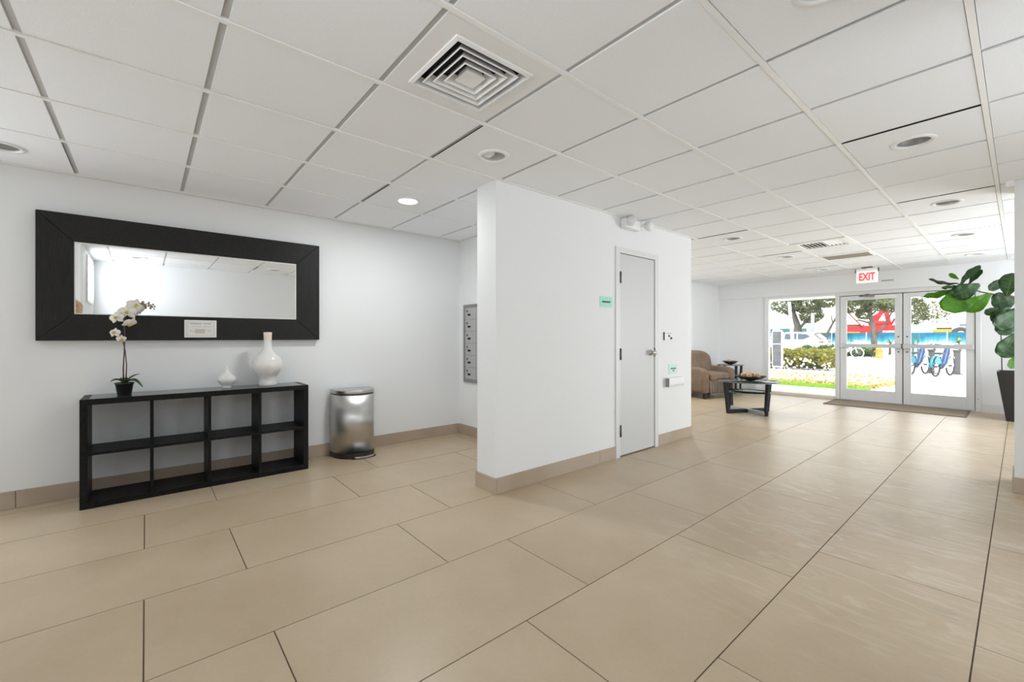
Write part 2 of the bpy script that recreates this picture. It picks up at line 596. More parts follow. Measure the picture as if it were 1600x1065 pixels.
def soft(name, m, size, loc, r, parent=None, seg=4, fn=None, cuts=0):
    """a softly rounded block; fn(v) may bend its vertices"""
    b = bmesh.new()
    bmesh.ops.create_cube(b, size=1.0)
    bmesh.ops.scale(b, vec=size, verts=b.verts)
    bmesh.ops.bevel(b, geom=list(b.edges), offset=r, segments=seg, profile=0.5, affect='EDGES')
    if cuts:
        bmesh.ops.subdivide_edges(b, edges=[e for e in b.edges if e.calc_length() > max(size) / (cuts + 1)], cuts=cuts, use_grid_fill=True)
    if fn:
        for v in b.verts:
            v.co = Vector(fn(v.co.copy()))
    for f in b.faces:
        f.smooth = True
    me = bpy.data.meshes.new(name)
    b.to_mesh(me)
    b.free()
    me.materials.append(MATS[m])
    o = link(name, me, parent)
    o.location = loc
    return o

def text_mesh(name, s, size, m, parent, loc, rot, depth=0.003, squeeze=1.0):
    c = bpy.data.curves.new(name, 'FONT')
    c.body = s
    c.size = size
    c.extrude = depth
    c.offset = size * 0.026
    c.align_x = 'CENTER'
    c.align_y = 'CENTER'
    t = bpy.data.objects.new(name + '_tmp', c)
    COL.objects.link(t)
    dg = bpy.context.evaluated_depsgraph_get()
    me = bpy.data.meshes.new_from_object(t.evaluated_get(dg))
    bpy.data.objects.remove(t)
    bpy.data.curves.remove(c)
    me.materials.clear()
    me.materials.append(MATS[m])
    o = link(name, me, parent)
    o.location = loc
    o.rotation_euler = rot
    o.scale = (squeeze, 1, 1)
    return o

# ================================================================== THE SETTING
XL = -4.53          # left wall
XB = -2.57          # partition face
YF = 10.15          # front (street) wall
# floor: porcelain tiles 61 x 122 cm in a one-third stagger
floor = struct(box('floor', 'grout', -4.7, 1.9, -4.2, 10.3, -0.14, -0.0035))
SX, SY, GAP = 0.6126, 1.2222, 0.005
tile_me = {}
def floor_tile(x0, x1, y0, y1):
    w, h = round(x1 - x0, 4), round(y1 - y0, 4)
    if w < 0.03 or h < 0.03:
        return
    k = (w, h)
    if k not in tile_me:
        tile_me[k] = MB().box(GAP / 2, w - GAP / 2, GAP / 2, h - GAP / 2, -0.003, 0.0).mesh('floor_tile', 'floor')
    o = link('tile', tile_me[k], floor)
    o.location = (x0, y0, 0)
for r in range(-4, 9):
    x1 = -0.1147 - (r - 1) * SX
    x0 = x1 - SX
    x0c, x1c = max(x0, XL), min(x1, 1.75)
    if x1c - x0c < 0.03:
        continue
    off = -0.0064 + (0.4015 if r % 2 == 1 else 0.0)
    for k in range(-5, 10):
        y0 = max(off + k * SY, -4.0)
        y1 = min(off + (k + 1) * SY, YF)
        if y1 - y0 < 0.03:
            continue
        if x1c <= XB - 0.2 and y0 > 3.0 and y1 < 5.0:
            continue
        floor_tile(x0c, x1c, y0, y1)

# walls
p = MB()
p.box(XL - 0.2, XL, -1.3, 10.35, -0.14, 2.6)
p.box(XL - 0.2, XL, -4.2, -3.7, -0.14, 2.6)
p.box(XL - 0.2, XL, -3.7, -1.3, -0.14, 0.35)
p.box(XL - 0.2, XL, -3.7, -1.3, 2.15, 2.6)
struct(p.build('wall_left', 'wall'))
p = MB()
p.box(XL, -2.69, 2.98, 5.01, 0, 2.6)                    # closet block behind the mailboxes
p.box(-2.81, XB, 2.02, 2.98, 0, 2.6)                    # wing wall
p.box(-2.69, XB, 2.98, 3.535, 0, 2.6)
p.box(-2.69, XB, 4.235, 5.01, 0, 2.6)
p.box(-2.69, XB, 3.535, 4.235, 2.05, 2.6)
struct(p.build('wall_partition', 'wall'))
# street wall with window and doors
p = MB()
p.box(XL, -3.56, YF, YF + 0.2, -0.14, 2.05)
p.box(-0.41, 1.9, YF, YF + 0.2, -0.14, 2.05)
struct(p.build('wall_front', 'wall_white'))
struct(box('wall_front_header', 'wall_white', XL, 1.9, YF - 0.05, YF + 0.22, 2.045, 2.6))
# right hand side
struct(box('wall_right', 'wall_white', 0.30, 0.5, -0.62, 2.42, -0.14, 2.6))
p = MB()
p.box(1.75, 1.95, -0.62, 2.6, -0.14, 2.6)
p.box(1.75, 1.95, 3.6, 6.9, -0.14, 2.6)
p.box(1.75, 1.95, 2.6, 3.6, -0.14, 0.25)
p.box(1.75, 1.95, 2.6, 3.6, 2.15, 2.6)
p.box(1.75, 1.95, 9.1, 10.35, -0.14, 2.6)
p.box(1.75, 1.95, 6.9, 9.1, -0.14, 0.25)
p.box(1.75, 1.95, 6.9, 9.1, 2.15, 2.6)
struct(p.build('wall_side', 'wall_white'))
struct(box('wall_column', 'wall', -0.032, 0.55, 5.06, 5.5, 0, 2.6))
# behind the camera
struct(box('wall_rear_return', 'wall_white', -1.41, 1.95, -0.82, -0.62, -0.14, 2.6))
p = MB()
p.box(-1.61, -1.41, -4.2, -0.82, -0.14, 2.6)
struct(p.build('wall_rear_side', 'wall_white'))
struct(box('wall_rear', 'wall_white', XL, -1.41, -4.2, -4.02, -0.14, 2.6))

# baseboards, in tile lengths
def baseboard(name, pieces, h=0.12):
    root = struct(thing(name, 'x', 'x'))
    del root['label'], root['category']
    for (x0, x1, y0, y1) in pieces:
        box('skirting_tile', 'skirting', x0, x1, y0, y1, 0.0, h, root, 0.0015, 1)
    return root
T = 0.012
g = 0.0015
pcs = []
ys = [-4.0, -3.13, -1.91, -0.69, 0.53, 1.75, 2.98 - T]
for a, b in zip(ys, ys[1:]):
    pcs.append((XL, XL + T, a + g, b - g))
baseboard('baseboard_left', pcs)
baseboard('baseboard_alcove', [(XL + T + g, -3.32, 2.98 - T, 2.98), (-3.32 + g, -2.81 - T, 2.98 - T, 2.98)])
baseboard('baseboard_partition', [(-2.81 - T, XB + T, 2.02 - T, 2.02), (-2.81 - T, -2.81, 2.02 + g, 2.96),
                                  (XB, XB + T, 2.02 + g, 3.255), (XB, XB + T, 3.255 + g, 3.50),
                                  (XB, XB + T, 4.268, 5.01 + T), (-3.6, XB - g, 5.01, 5.01 + T), (XL, -3.6 - g, 5.01, 5.01 + T)])
baseboard('baseboard_lounge', [(XL, XL + T, 5.03 + k * 1.22, min(5.03 + (k + 1) * 1.22, YF) - 2 * g) for k in range(5)])
baseboard('baseboard_column', [(-0.032 - T, 0.55, 5.06 - T, 5.06), (-0.032 - T, -0.032, 5.06 + g, 5.5)])
bb = struct(box('baseboard_front', 'door_frame', -0.40, 1.75, YF - 0.015, YF, 0, 0.13))
struct(box('baseboard_front_lounge', 'door_frame', XL + 0.02, -3.57, YF - 0.015, YF, 0, 0.10))

# ------------------------------------------------------------------ ceiling: 2 x 2 ft lay-in tiles on a tee grid
ceiling = struct(box('ceiling', 'ceiling_void', XL - 0.2, 1.95, -4.2, 10.35, 2.45, 2.62))
GX, GY, TT = -1.3387, -0.3835, 0.6096
xs_c = [GX - TT * a for a in range(5, -6, -1)]             # -4.387 ... 1.709
xs_c[0] = -4.475
ys_c = [GY + TT * b for b in range(-6, 18)]
ys_c[-1] = YF - 0.075
TZ = 2.3800
LIGHTS = [(-0.4243, 1.75), (-0.4243, 3.579), (-0.4243, 5.408), (-0.4243, 7.237), (-0.4243, 9.066),
          (-2.2531, 1.75), (-2.2531, 5.408), (-2.2531, 7.237), (-2.2531, 9.066),
          (-3.4723, 1.75), (-4.12, -0.688), (-0.4243, -0.0788), (-4.0819, 7.237)]
def hole_tile(w, h, cx, cy, r, n=40):
    """tile with a round cut-out"""
    b = bmesh.new()
    ring = [(cx + r * math.cos(2 * PI * k / n), cy + r * math.sin(2 * PI * k / n)) for k in range(n)]
    sq = []
    for k in range(n):
        a = 2 * PI * k / n
        dx, dy = math.cos(a), math.sin(a)
        tx = ((w - cx) / dx if dx > 0 else -cx / dx) if abs(dx) > 1e-6 else 1e9
        ty = ((h - cy) / dy if dy > 0 else -cy / dy) if abs(dy) > 1e-6 else 1e9
        t = min(tx, ty)
        sq.append((cx + dx * t, cy + dy * t))
    m = MB()
    vs = [(x, y, 0) for x, y in ring] + [(x, y, 0) for x, y in sq] + [(x, y, 0.018) for x, y in ring] + [(x, y, 0.018) for x, y in sq]
    corners = {}
    for ccx, ccy in ((0, 0), (w, 0), (w, h), (0, h)):
        corners[(ccx, ccy)] = len(vs)
        vs.append((ccx, ccy, 0))
    fs = []
    for k in range(n):
        k2 = (k + 1) % n
        a, bb_ = sq[k], sq[k2]
        extra = []
        on = lambda q, s: {'l': q[0] < 1e-6, 'r': q[0] > w - 1e-6, 'b': q[1] < 1e-6, 't': q[1] > h - 1e-6}[s]
        for (c, s1, s2) in (((0, 0), 'l', 'b'), ((w, 0), 'b', 'r'), ((w, h), 'r', 't'), ((0, h), 't', 'l')):
            if (on(a, s1) and not on(a, s2) and on(bb_, s2) and not on(bb_, s1)) or (on(a, s2) and not on(a, s1) and on(bb_, s1) and not on(bb_, s2)):
                extra = [corners[c]]
        fs.append(tuple([k, n + k] + extra + [n + k2, k2]))
        fs.append((k, k2, 2 * n + k2, 2 * n + k))
    b.free()
    m.add(vs, fs)
    return m.mesh('ceiling_tile', 'ceiling_tile')
ct_me = {}
EDGE = 0.0135
for i in range(len(xs_c) - 1):
    for j in range(len(ys_c) - 1):
        x0, x1, y0, y1 = xs_c[i], xs_c[i + 1], ys_c[j], ys_c[j + 1]
        cx, cy = (x0 + x1) / 2, (y0 + y1) / 2
        if cx < XB and 3.1 < cy < 4.9:
            continue
        if cx > 0.5 and cy < -0.9 or cx > -1.4 and cy < -0.9:
            continue
        if abs(cx + 1.643) < 0.1 and (abs(cy - 1.14) < 0.1 or abs(cy - 6.627) < 0.1):
            continue
        w, h = x1 - x0 - 2 * EDGE, y1 - y0 - 2 * EDGE
        lt = [l for l in LIGHTS if x0 < l[0] < x1 and y0 < l[1] < y1]
        key = (round(w, 3), round(h, 3), bool(lt))
        if lt:
            me = hole_tile(w, h, lt[0][0] - x0 - EDGE, lt[0][1] - y0 - EDGE, 0.088)
        else:
            if key not in ct_me:
                ct_me[key] = MB().box(0, w, 0, h, 0, 0.018).mesh('ceiling_tile', 'ceiling_tile')
            me = ct_me[key]
        o = link('tile', me, ceiling)
        o.location = (x0 + EDGE, y0 + EDGE, TZ + random.uniform(0, 0.0025))
BW = 0.0115
for i, x in enumerate(xs_c):
    box('main_runner', 'tbar_bright', x - BW, x + BW, -4.0, YF - 0.05, CEIL - 0.0035, CEIL + 0.04, ceiling)
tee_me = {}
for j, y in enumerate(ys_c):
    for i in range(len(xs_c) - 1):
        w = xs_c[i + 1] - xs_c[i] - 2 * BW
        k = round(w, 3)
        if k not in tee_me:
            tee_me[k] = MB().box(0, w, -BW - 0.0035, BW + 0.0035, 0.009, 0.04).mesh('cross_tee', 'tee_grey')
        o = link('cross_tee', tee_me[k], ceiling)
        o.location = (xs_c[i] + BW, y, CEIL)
# wall angle mouldings
struct(box('trim_1', 'tbar', XL, XL + 0.055, -4.0, 2.98, CEIL - 0.002, CEIL + 0.01))
struct(box('trim_2', 'tbar', XL + 0.055, -2.81, 2.955, 2.98, CEIL - 0.002, CEIL + 0.01))
struct(box('trim_3', 'tbar', XB, XB + 0.02, 2.02, 5.01, CEIL - 0.002, CEIL + 0.01))
struct(box('trim_4', 'tbar', XL, 1.75, YF - 0.075, YF - 0.05, CEIL - 0.002, CEIL + 0.01))
struct(box('trim_5', 'white_metal', -0.075, -0.032, 5.02, 5.06, 2.335, 2.385))

# ------------------------------------------------------------------ doors and window
# closet door in the partition
d1 = struct(thing('door_1', 'x', 'x'))
del d1['label'], d1['category']
box('leaf', 'door_paint', XB - 0.05, XB + 0.002, 3.576, 4.196, 0.012, 2.018, d1, 0.002)
fr = MB()
fr.box(XB - 0.12, XB + 0.012, 3.504, 3.571, 0, 2.08)
fr.box(XB - 0.12, XB + 0.012, 4.2005, 4.264, 0, 2.08)
fr.box(XB - 0.12, XB + 0.012, 3.571, 4.2005, 2.0235, 2.08)
fr.build('frame', 'door_frame', d1)
box('backing', 'dark_gap', XB - 0.115, XB - 0.06, 3.54, 4.23, 0, 2.04, d1)
for z in (1.78, 1.02, 0.26):
    h = MB()
    h.tube([(XB + 0.013, 3.575, z - 0.057), (XB + 0.013, 3.575, z + 0.057)], 0.011, 10)
    h.box(XB + 0.002, XB + 0.0045, 3.576, 3.602, z - 0.057, z + 0.057)
    h.build('hinge', 'hinge', d1)
k = MB()
k.lathe([(0.0, 0.0), (0.032, 0.0), (0.032, 0.008), (0.012, 0.012), (0.012, 0.032), (0.026, 0.04), (0.030, 0.052), (0.026, 0.064), (0.0, 0.068)], 20, (XB + 0.002, 4.118, 1.023), 'X')
k.build('knob', 'chrome', d1)
box('strike_plate', 'hinge', XB - 0.006, XB + 0.013, 4.1965, 4.204, 0.98, 1.07, d1)

# glazed double doors
def glazed_door(name, x0, x1, hinge_left):
    o = struct(thing(name, 'x', 'x'))
    del o['label'], o['category']
    y0, y1 = YF + 0.01, YF + 0.055
    zt = 1.965
    box('stile', 'aluminium', x0, x0 + 0.10, y0, y1, 0.012, zt, o, 0.003)
    box('stile', 'aluminium', x1 - 0.10, x1, y0, y1, 0.012, zt, o, 0.003)
    box('top_rail', 'aluminium', x0 + 0.10, x1 - 0.10, y0, y1, zt - 0.075, zt, o)
    box('bottom_rail', 'aluminium', x0 + 0.10, x1 - 0.10, y0, y1, 0.012, 0.215, o)
    box('pane', 'clear_glass', x0 + 0.095, x1 - 0.095, y0 + 0.02, y0 + 0.026, 0.21, zt - 0.07, o)
    pb = box('push_bar', 'aluminium_bar', x0 + 0.02, x1 - 0.02, y0 - 0.075, y0 - 0.03, 1.0, 1.065, o, 0.006)
    ends = ((x0 + 0.005, x0 + 0.05), (x1 - (0.12 if hinge_left else 0.24), x1 - 0.004)) if hinge_left else ((x0 + 0.003, x0 + 0.10), (x1 - 0.22, x1 - 0.004))
    for a, b in ends:
        box('bar_housing', 'aluminium_bar', a, b, y0 - 0.082, y0, 0.992, 1.073, pb, 0.004)
    sx = x1 - 0.05 if hinge_left else x0 + 0.05
    for z in (1.20, 0.93):
        MB().lathe([(0, 0), (0.012, 0), (0.012, 0.006), (0, 0.008)], 12, (sx, y0 - 0.008, z), 'Y').build('lock_cylinder', 'hinge', o)
    return o
dl = glazed_door('door_2', -2.245, -1.352, True)
dr = glazed_door('door_3', -1.338, -0.478, False)
# closer on the left leaf
c = box('closer', 'white_metal', -1.72, -1.42, YF - 0.06, YF + 0.01, 1.885, 1.955, dl, 0.006)
arm = MB()
arm.bar((-1.80, YF - 0.04, 1.985), (-1.94, YF - 0.09, 1.945), 0.025, 0.012)
arm.bar((-1.94, YF - 0.09, 1.945), (-1.70, YF - 0.035, 1.94), 0.02, 0.012)
arm.build('closer_arm', 'hinge', dl)
# frame round the doors
df = struct(thing('door_frame_assembly', 'x', 'x'))
del df['label'], df['category']
box('jamb', 'aluminium', -2.317, -2.250, YF - 0.012, YF + 0.09, 0, 2.045, df, 0.004)
box('jamb', 'aluminium', -0.470, -0.41, YF - 0.012, YF + 0.09, 0, 2.045, df, 0.004)
box('head', 'aluminium', -2.250, -0.470, YF - 0.012, YF + 0.09, 1.975, 2.045, df, 0.003)
box('threshold', 'aluminium_bar', -2.250, -0.470, YF - 0.01, YF + 0.09, 0, 0.01, df)
MB().tube([(-0.44, YF - 0.012, 0.20), (-0.44, YF - 0.03, 0.20)], 0.006, 8).build('door_stop', 'hinge', df)
ws = MB()
ws.box(-2.262, -2.232, YF + 0.057, YF + 0.066, 0.0, 1.99)
ws.box(-0.490, -0.462, YF + 0.057, YF + 0.066, 0.0, 1.99)
ws.box(-1.362, -1.328, YF + 0.057, YF + 0.066, 0.0, 1.99)
ws.box(-2.262, -0.462, YF + 0.057, YF + 0.066, 1.955, 1.99)
ws.box(-2.262, -0.462, YF + 0.057, YF + 0.066, 0.0, 0.02)
ws.build('weather_strip', 'dark_gap', df)
# shop window
w1 = struct(thing('window_1', 'x', 'x'))
del w1['label'], w1['category']
box('jamb', 'aluminium', -3.56, -3.488, YF - 0.02, YF + 0.10, 0, 2.045, w1, 0.004)
box('head', 'aluminium', -3.488, -2.317, YF - 0.02, YF + 0.10, 1.995, 2.045, w1, 0.003)
box('sill', 'porch', -3.488, -2.317, YF - 0.10, YF + 0.16, 0.0, 0.05, w1, 0.004)
box('pane', 'clear_glass', -3.49, -2.315, YF + 0.04, YF + 0.046, 0.05, 1.996, w1)
# added side and left windows, out of view, to go with the daylight lamps
w2 = struct(thing('window_side_added', 'x', 'x'))
del w2['label'], w2['category']
for y in (2.6, 3.54, 6.9, 7.97, 9.04):
    box('jamb', 'aluminium', 1.78, 1.85, y, y + 0.06, 0.25, 2.15, w2)
w4 = struct(thing('window_left_added', 'x', 'x'))
del w4['label'], w4['category']
for y in (-3.7, -2.53, -1.36):
    box('jamb', 'aluminium', XL - 0.14, XL - 0.07, y, y + 0.06, 0.35, 2.15, w4)

# ================================================================== CEILING FITTINGS
def downlight(x, y, label, lit=0, tone=(0.93, 0.97, 1.0)):
    t = thing('recessed_downlight', label, 'downlight', (x, y, CEIL), 0, 'round recessed downlights')
    MB().lathe([(0.078, 0.004), (0.078, -0.004), (0.088, -0.009), (0.104, -0.006), (0.108, 0.004), (0.092, 0.006)], 40).build('trim_ring', 'white_metal', t)
    MB().lathe([(0.079, 0.0), (0.077, 0.055), (0.060, 0.065)], 32).build('reflector', 'white_metal' if lit else 'can_grey', t)
    if lit:
        MB().lathe([(0.0, 0.004), (0.07, 0.004), (0.078, 0.008)], 32).build('lens', 'lamp_glow', t)
        d = bpy.data.lights.new('downlight_lamp', 'AREA')
        d.shape = 'DISK'
        d.size = 0.15
        d.energy = lit
        d.color = tone
        d.name = 'downlight_lamp_%.1f_%.1f' % (x, y)
        lo = bpy.data.objects.new('lamp', d)
        COL.objects.link(lo)
        lo.parent = t
        lo.location = (0, 0, -0.012)
    else:
        b = MB().lathe([(0.0, 0.048), (0.03, 0.05), (0.052, 0.058), (0.058, 0.064), (0.0, 0.066)], 24).build('bulb', 'lamp_off', t)
    return t
names = {
    (-0.4243, 1.75): 'unlit recessed downlight cut off by the top edge of the photo',
    (-0.4243, 3.579): 'large unlit recessed downlight nearest the right edge of the ceiling',
    (-0.4243, 5.408): 'unlit recessed downlight left of the wall column, second in the right row',
    (-0.4243, 7.237): 'small unlit recessed downlight above the fig tree, third in the right row',
    (-0.4243, 9.066): 'tiny unlit recessed downlight close to street wall above the fig leaves',
    (-2.2531, 1.75): 'unlit recessed downlight with white eyeball just above the partition corner',
    (-2.2531, 5.408): 'unlit recessed downlight just past the far end of the partition',
    (-2.2531, 7.237): 'unlit recessed downlight left of the long supply vent',
    (-2.2531, 9.066): 'tiny unlit recessed downlight close to street wall left of exit sign',
    (-3.4723, 1.75): 'brightly glowing recessed downlight over the mailbox alcove',
    (-0.4243, -0.0788): 'unlit recessed downlight above the camera, seen only in the mirror',
    (-4.0819, 7.237): 'added unseen lit downlight over the armchair, hidden by the partition',
    (-4.12, -0.688): 'unlit recessed downlight cut off by the left edge above black mirror',
}
LAMPS = {(-3.4723, 1.75): 15.5, (-4.0819, 7.237): 34}  # second lamp is added, unseen, to brighten the lounge floor
for (x, y) in LIGHTS:
    t = downlight(x, y, names[(x, y)], LAMPS.get((x, y), 0))
    if (x, y) == (-2.2531, 1.75):
        bpy.data.objects.remove([c for c in t.children if c.name.startswith('reflector')][0])
        bpy.data.objects.remove([c for c in t.children if c.name.startswith('bulb')][0])
        MB().lathe([(0.079, 0.0), (0.074, 0.03), (0.05, 0.06), (0.0, 0.075)], 32).build('reflector', 'lamp_off', t)
        m = MB()
        m.lathe([(0.0, -0.055), (0.03, -0.05), (0.052, -0.03), (0.058, 0.0), (0.05, 0.03)], 24)
        e = m.build('eyeball', 'white_metal', t)
        e.location = (-0.03, -0.028, 0.055)

# square four-way diffuser
df4 = thing('air_diffuser', 'square white four-way ceiling air diffuser with stepped louvres and dark slots', 'air vent', (-1.6435, 1.1405, CEIL))
h = TT / 2 - 0.013
A0 = 0.205
pl = MB()
pl.box(-h, h, -h, -A0, 0.001, 0.012)
pl.box(-h, h, A0, h, 0.001, 0.012)
pl.box(-h, -A0, -A0, A0, 0.001, 0.012)
pl.box(A0, h, -A0, A0, 0.001, 0.012)
pl.build('panel', 'white_metal', df4)
box('duct', 'black_void', -A0, A0, -A0, A0, 0.060, 0.066, df4)
def square_ring(pts):
    """square funnel: pts [(half, z)...]"""
    m = MB()
    vs, fs = [], []
    for a, z in pts:
        vs += [(-a, -a, z), (a, -a, z), (a, a, z), (-a, a, z)]
    for i in range(len(pts) - 1):
        for k in range(4):
            k2 = (k + 1) % 4
            fs.append((i * 4 + k, i * 4 + k2, i * 4 + 4 + k2, i * 4 + 4 + k))
    return m.add(vs, fs)
square_ring([(0.207, 0.004), (0.205, -0.006), (0.190, -0.012), (0.180, 0.030), (0.184, 0.032), (0.194, -0.004), (0.207, 0.004)]).build('louvre', 'white_metal', df4)
for a in (0.152, 0.116, 0.080):
    square_ring([(a + 0.004, -0.010), (a - 0.020, 0.030), (a - 0.017, 0.032), (a + 0.008, -0.006), (a + 0.004, -0.010)]).build('louvre', 'white_metal', df4)
cc = MB()
cc.add([(-0.05, -0.05, -0.008), (0.05, -0.05, -0.008), (0.05, 0.05, -0.008), (-0.05, 0.05, -0.008), (0, 0, -0.002), (-0.035, -0.035, 0.03), (0.035, -0.035, 0.03), (0.035, 0.035, 0.03), (-0.035, 0.035, 0.03)],
       [(0, 1, 4), (1, 2, 4), (2, 3, 4), (3, 0, 4), (0, 5, 6, 1), (1, 6, 7, 2), (2, 7, 8, 3), (3, 8, 5, 0), (5, 8, 7, 6)])
cc.build('centre_cap', 'white_metal', df4)
for s in (-1, 1):
    MB().bar((-0.18, s * 0.03, 0.06), (0.18, s * 0.03, 0.06), 0.006, 0.006).build('bracket', 'can_grey', df4)

# long supply register and return grille nearer the street
v = thing('supply_register', 'bright white ceiling supply vent with slats before the return grille', 'air vent', (-1.6435, 6.627, CEIL))
fm = MB()
fm.box(-h, h, -h, -0.20, -0.006, 0.01)
fm.box(-h, h, 0.20, h, -0.006, 0.01)
fm.box(-h, -0.23, -0.20, 0.20, -0.006, 0.01)
fm.box(0.23, h, -0.20, 0.20, -0.006, 0.01)
fm.build('frame', 'tbar_bright', v)
box('duct', 'can_grey', -0.24, 0.24, -0.21, 0.21, 0.05, 0.06, v)
for q in range(11):
    x = -0.21 + q * 0.042
    MB().bar((x, -0.2, 0.012), (x, 0.2, 0.012), 0.030, 0.004, up=(0.7 if q < 6 else -0.7, 0, 0.7)).build('slat', 'tbar_bright', v)
v = thing('return_grille', 'grey slatted return air grille in the ceiling nearest exit sign', 'air vent', (-1.6435, 7.83, CEIL))
fm = MB()
fm.box(-0.29, 0.29, -0.20, -0.18, -0.008, 0.003)
fm.box(-0.29, 0.29, 0.18, 0.20, -0.008, 0.003)
fm.box(-0.29, -0.27, -0.18, 0.18, -0.008, 0.003)
fm.box(0.27, 0.29, -0.18, 0.18, -0.008, 0.003)
fm.build('frame', 'tbar_bright', v)
box('backing', 'mailbox_dark', -0.27, 0.27, -0.18, 0.18, 0.0, 0.003, v)
for q in range(13):
    y = -0.168 + q * 0.028
    MB().bar((-0.27, y, -0.003), (0.27, y, -0.003), 0.016, 0.002, up=(0, 0.6, 0.8)).build('slat', 'mailbox_metal', v)

# exit sign
ex = thing('exit_sign', 'clear panel exit sign with red letters hanging before the glass doors', 'exit sign', (-1.69, 9.33, 2.11))
box('panel', 'exit_panel', -0.145, 0.145, -0.006, 0.006, 0.0, 0.205, ex, 0.004)
box('top_bar', 'white_metal', -0.150, 0.150, -0.014, 0.014, 0.205, 0.235, ex)
for s in (-1, 1):
    box('end_bracket', 'exit_black', s * 0.152 - 0.006, s * 0.152 + 0.006, -0.016, 0.016, 0.185, 0.245, ex)
box('canopy', 'exit_black', -0.075, 0.075, -0.025, 0.025, 0.255, 0.270, ex)
MB().tube([(0, 0, 0.235), (0, 0, 0.258)], 0.008, 8).build('stem', 'white_metal', ex)
text_mesh('lettering', 'EXIT', 0.175, 'exit_red', ex, (0, -0.008, 0.10), (PI / 2, 0, 0), 0.002, 0.60)
st = thing('notice_strip', 'thin grey printed strip on the header right of the exit sign', 'notice', (-1.54, YF - 0.052, 2.203))
box('strip', 'print_light', -0.085, 0.085, -0.002, 0.001, -0.012, 0.012, st)
for q in range(6):
    box('print', 'print_grey', -0.078 + q * 0.027, -0.058 + q * 0.027, -0.0035, -0.002, -0.007, 0.007, st)

# emergency light
em = thing('emergency_light', 'white twin-head emergency light high above the grey closet door', 'emergency light', (XB, 3.66, 2.27))
soft('housing', 'white_metal', (0.075, 0.26, 0.10), (0.038, 0.05, 0.045), 0.018, em)
for yy, ang in ((-0.02, -0.5), (0.26, 0.7)):
    hd = MB()
    hd.lathe([(0.0, -0.05), (0.022, -0.045), (0.045, -0.01), (0.052, 0.03), (0.05, 0.035), (0.0, 0.03)], 24)
    o = hd.build('lamp_head', 'white_metal', em)
    o.location = (0.10, yy, 0.055)
    o.rotation_euler = (PI / 2 + ang * 0.4, 0, 0.9 + ang)
    ln = MB().lathe([(0.0, 0.036), (0.047, 0.036), (0.047, 0.033)], 24).build('lens', 'white_metal', o)
MB().tube([(0.05, 0.17, 0.05), (0.09, 0.24, 0.055)], 0.014, 10).build('swivel_neck', 'white_metal', em)

# ================================================================== WALL ITEMS
def ink(parent, y0, y1, z, n, hgt, m='sign_ink', X=0.0045):
    w = (y1 - y0) / n
    for q in range(n):
        box('print', m, 0.004, X + 0.001, y0 + q * w, y0 + q * w + w * 0.8, z - hgt / 2 * (1 - 0.25 * (q % 2)), z + hgt / 2, parent)
sg = thing('door_sign', 'mint green plaque with dark lettering left of the closet door', 'sign', (XB, 3.36, 1.525))
box('plaque', 'sign_green', 0.0, 0.004, -0.095, 0.095, -0.051, 0.051, sg, 0.001)
ink(sg, -0.062, 0.064, 0.0, 8, 0.016)
sg = thing('small_sign', 'small pale green plaque right of the closet door above white tray', 'sign', (XB, 4.585, 0.824))
box('plaque', 'sign_pale_green', 0.0, 0.004, -0.088, 0.088, -0.055, 0.055, sg, 0.001)
ink(sg, -0.05, 0.065, 0.008, 7, 0.013)
ink(sg, -0.012, 0.032, -0.017, 3, 0.011)
ks = thing('key_switch', 'white wall plate with key switch and buttons right of closet door', 'switch', (XB, 4.475, 1.20))
box('plate', 'white_metal', 0, 0.012, -0.085, 0.085, -0.045, 0.045, ks, 0.003)
box('side_shadow_rail', 'hinge', 0.0, 0.013, -0.089, -0.080, -0.045, 0.045, ks)
for yy, zz, rr in ((0.005, 0.002, 0.012), (0.052, -0.024, 0.014)):
    MB().lathe([(0, 0), (rr, 0), (rr * 0.9, 0.010), (0, 0.012)], 14, (0.012, yy, zz), 'X').build('button', 'hinge', ks)
for q in range(5):
    box('print', 'print_grey', 0.012, 0.0128, -0.06 + q * 0.028, -0.042 + q * 0.028, 0.026, 0.034, ks)
tr = thing('wall_tray', 'white shallow tray on partition wall under the pale green plaque', 'tray', (XB, 4.59, 0.685))
soft('body', 'white_metal', (0.05, 0.34, 0.10), (0.025, 0, 0), 0.01, tr)
box('end_cap', 'mailbox_dark', 0.01, 0.052, -0.172, -0.166, -0.05, 0.045, tr)
box('slot', 'print_light', 0.0502, 0.0512, -0.15, 0.155, -0.036, -0.030, tr)

# mailbox panel
mb = thing('mailbox_panel', 'grey metal mailbox panel set in the alcove wall behind the partition', 'mailboxes', (-4.41, 2.98, 0.645))
W = 0.75
fr = MB()
fr.box(0, 0.035, -0.022, 0, 0, 0.935)
fr.box(W - 0.035, W, -0.022, 0, 0, 0.935)
fr.box(0.035, W - 0.035, -0.022, 0, 0, 0.04)
fr.box(0.035, W - 0.035, -0.022, 0, 0.90, 0.935)
fr.build('frame', 'mailbox_dark', mb, 0.002)
box('back_plate', 'mailbox_dark', 0.035, W - 0.035, -0.010, 0, 0.04, 0.90, mb)
dw, dh = (W - 0.07) / 3, 0.86 / 6
dm = MB().box(0.002, dw - 0.002, -0.018, -0.010, 0.002, dh - 0.002).mesh('box_door', 'mailbox_metal')
lm = MB().box(0.055, 0.115, -0.0195, -0.018, 0.045, 0.068).mesh('slot', 'black_void')
km = MB().lathe([(0, 0), (0.013, 0), (0.011, -0.004), (0, -0.005)], 12, (0.045, -0.018, 0.098), 'Y').mesh('lock', 'hinge')
for cx in range(3):
    for rz in range(6):
        d = link('box_door', dm, mb)
        d.location = (0.035 + cx * dw, 0, 0.04 + rz * dh)
        link('slot', lm, d)
        link('lock', km, d)

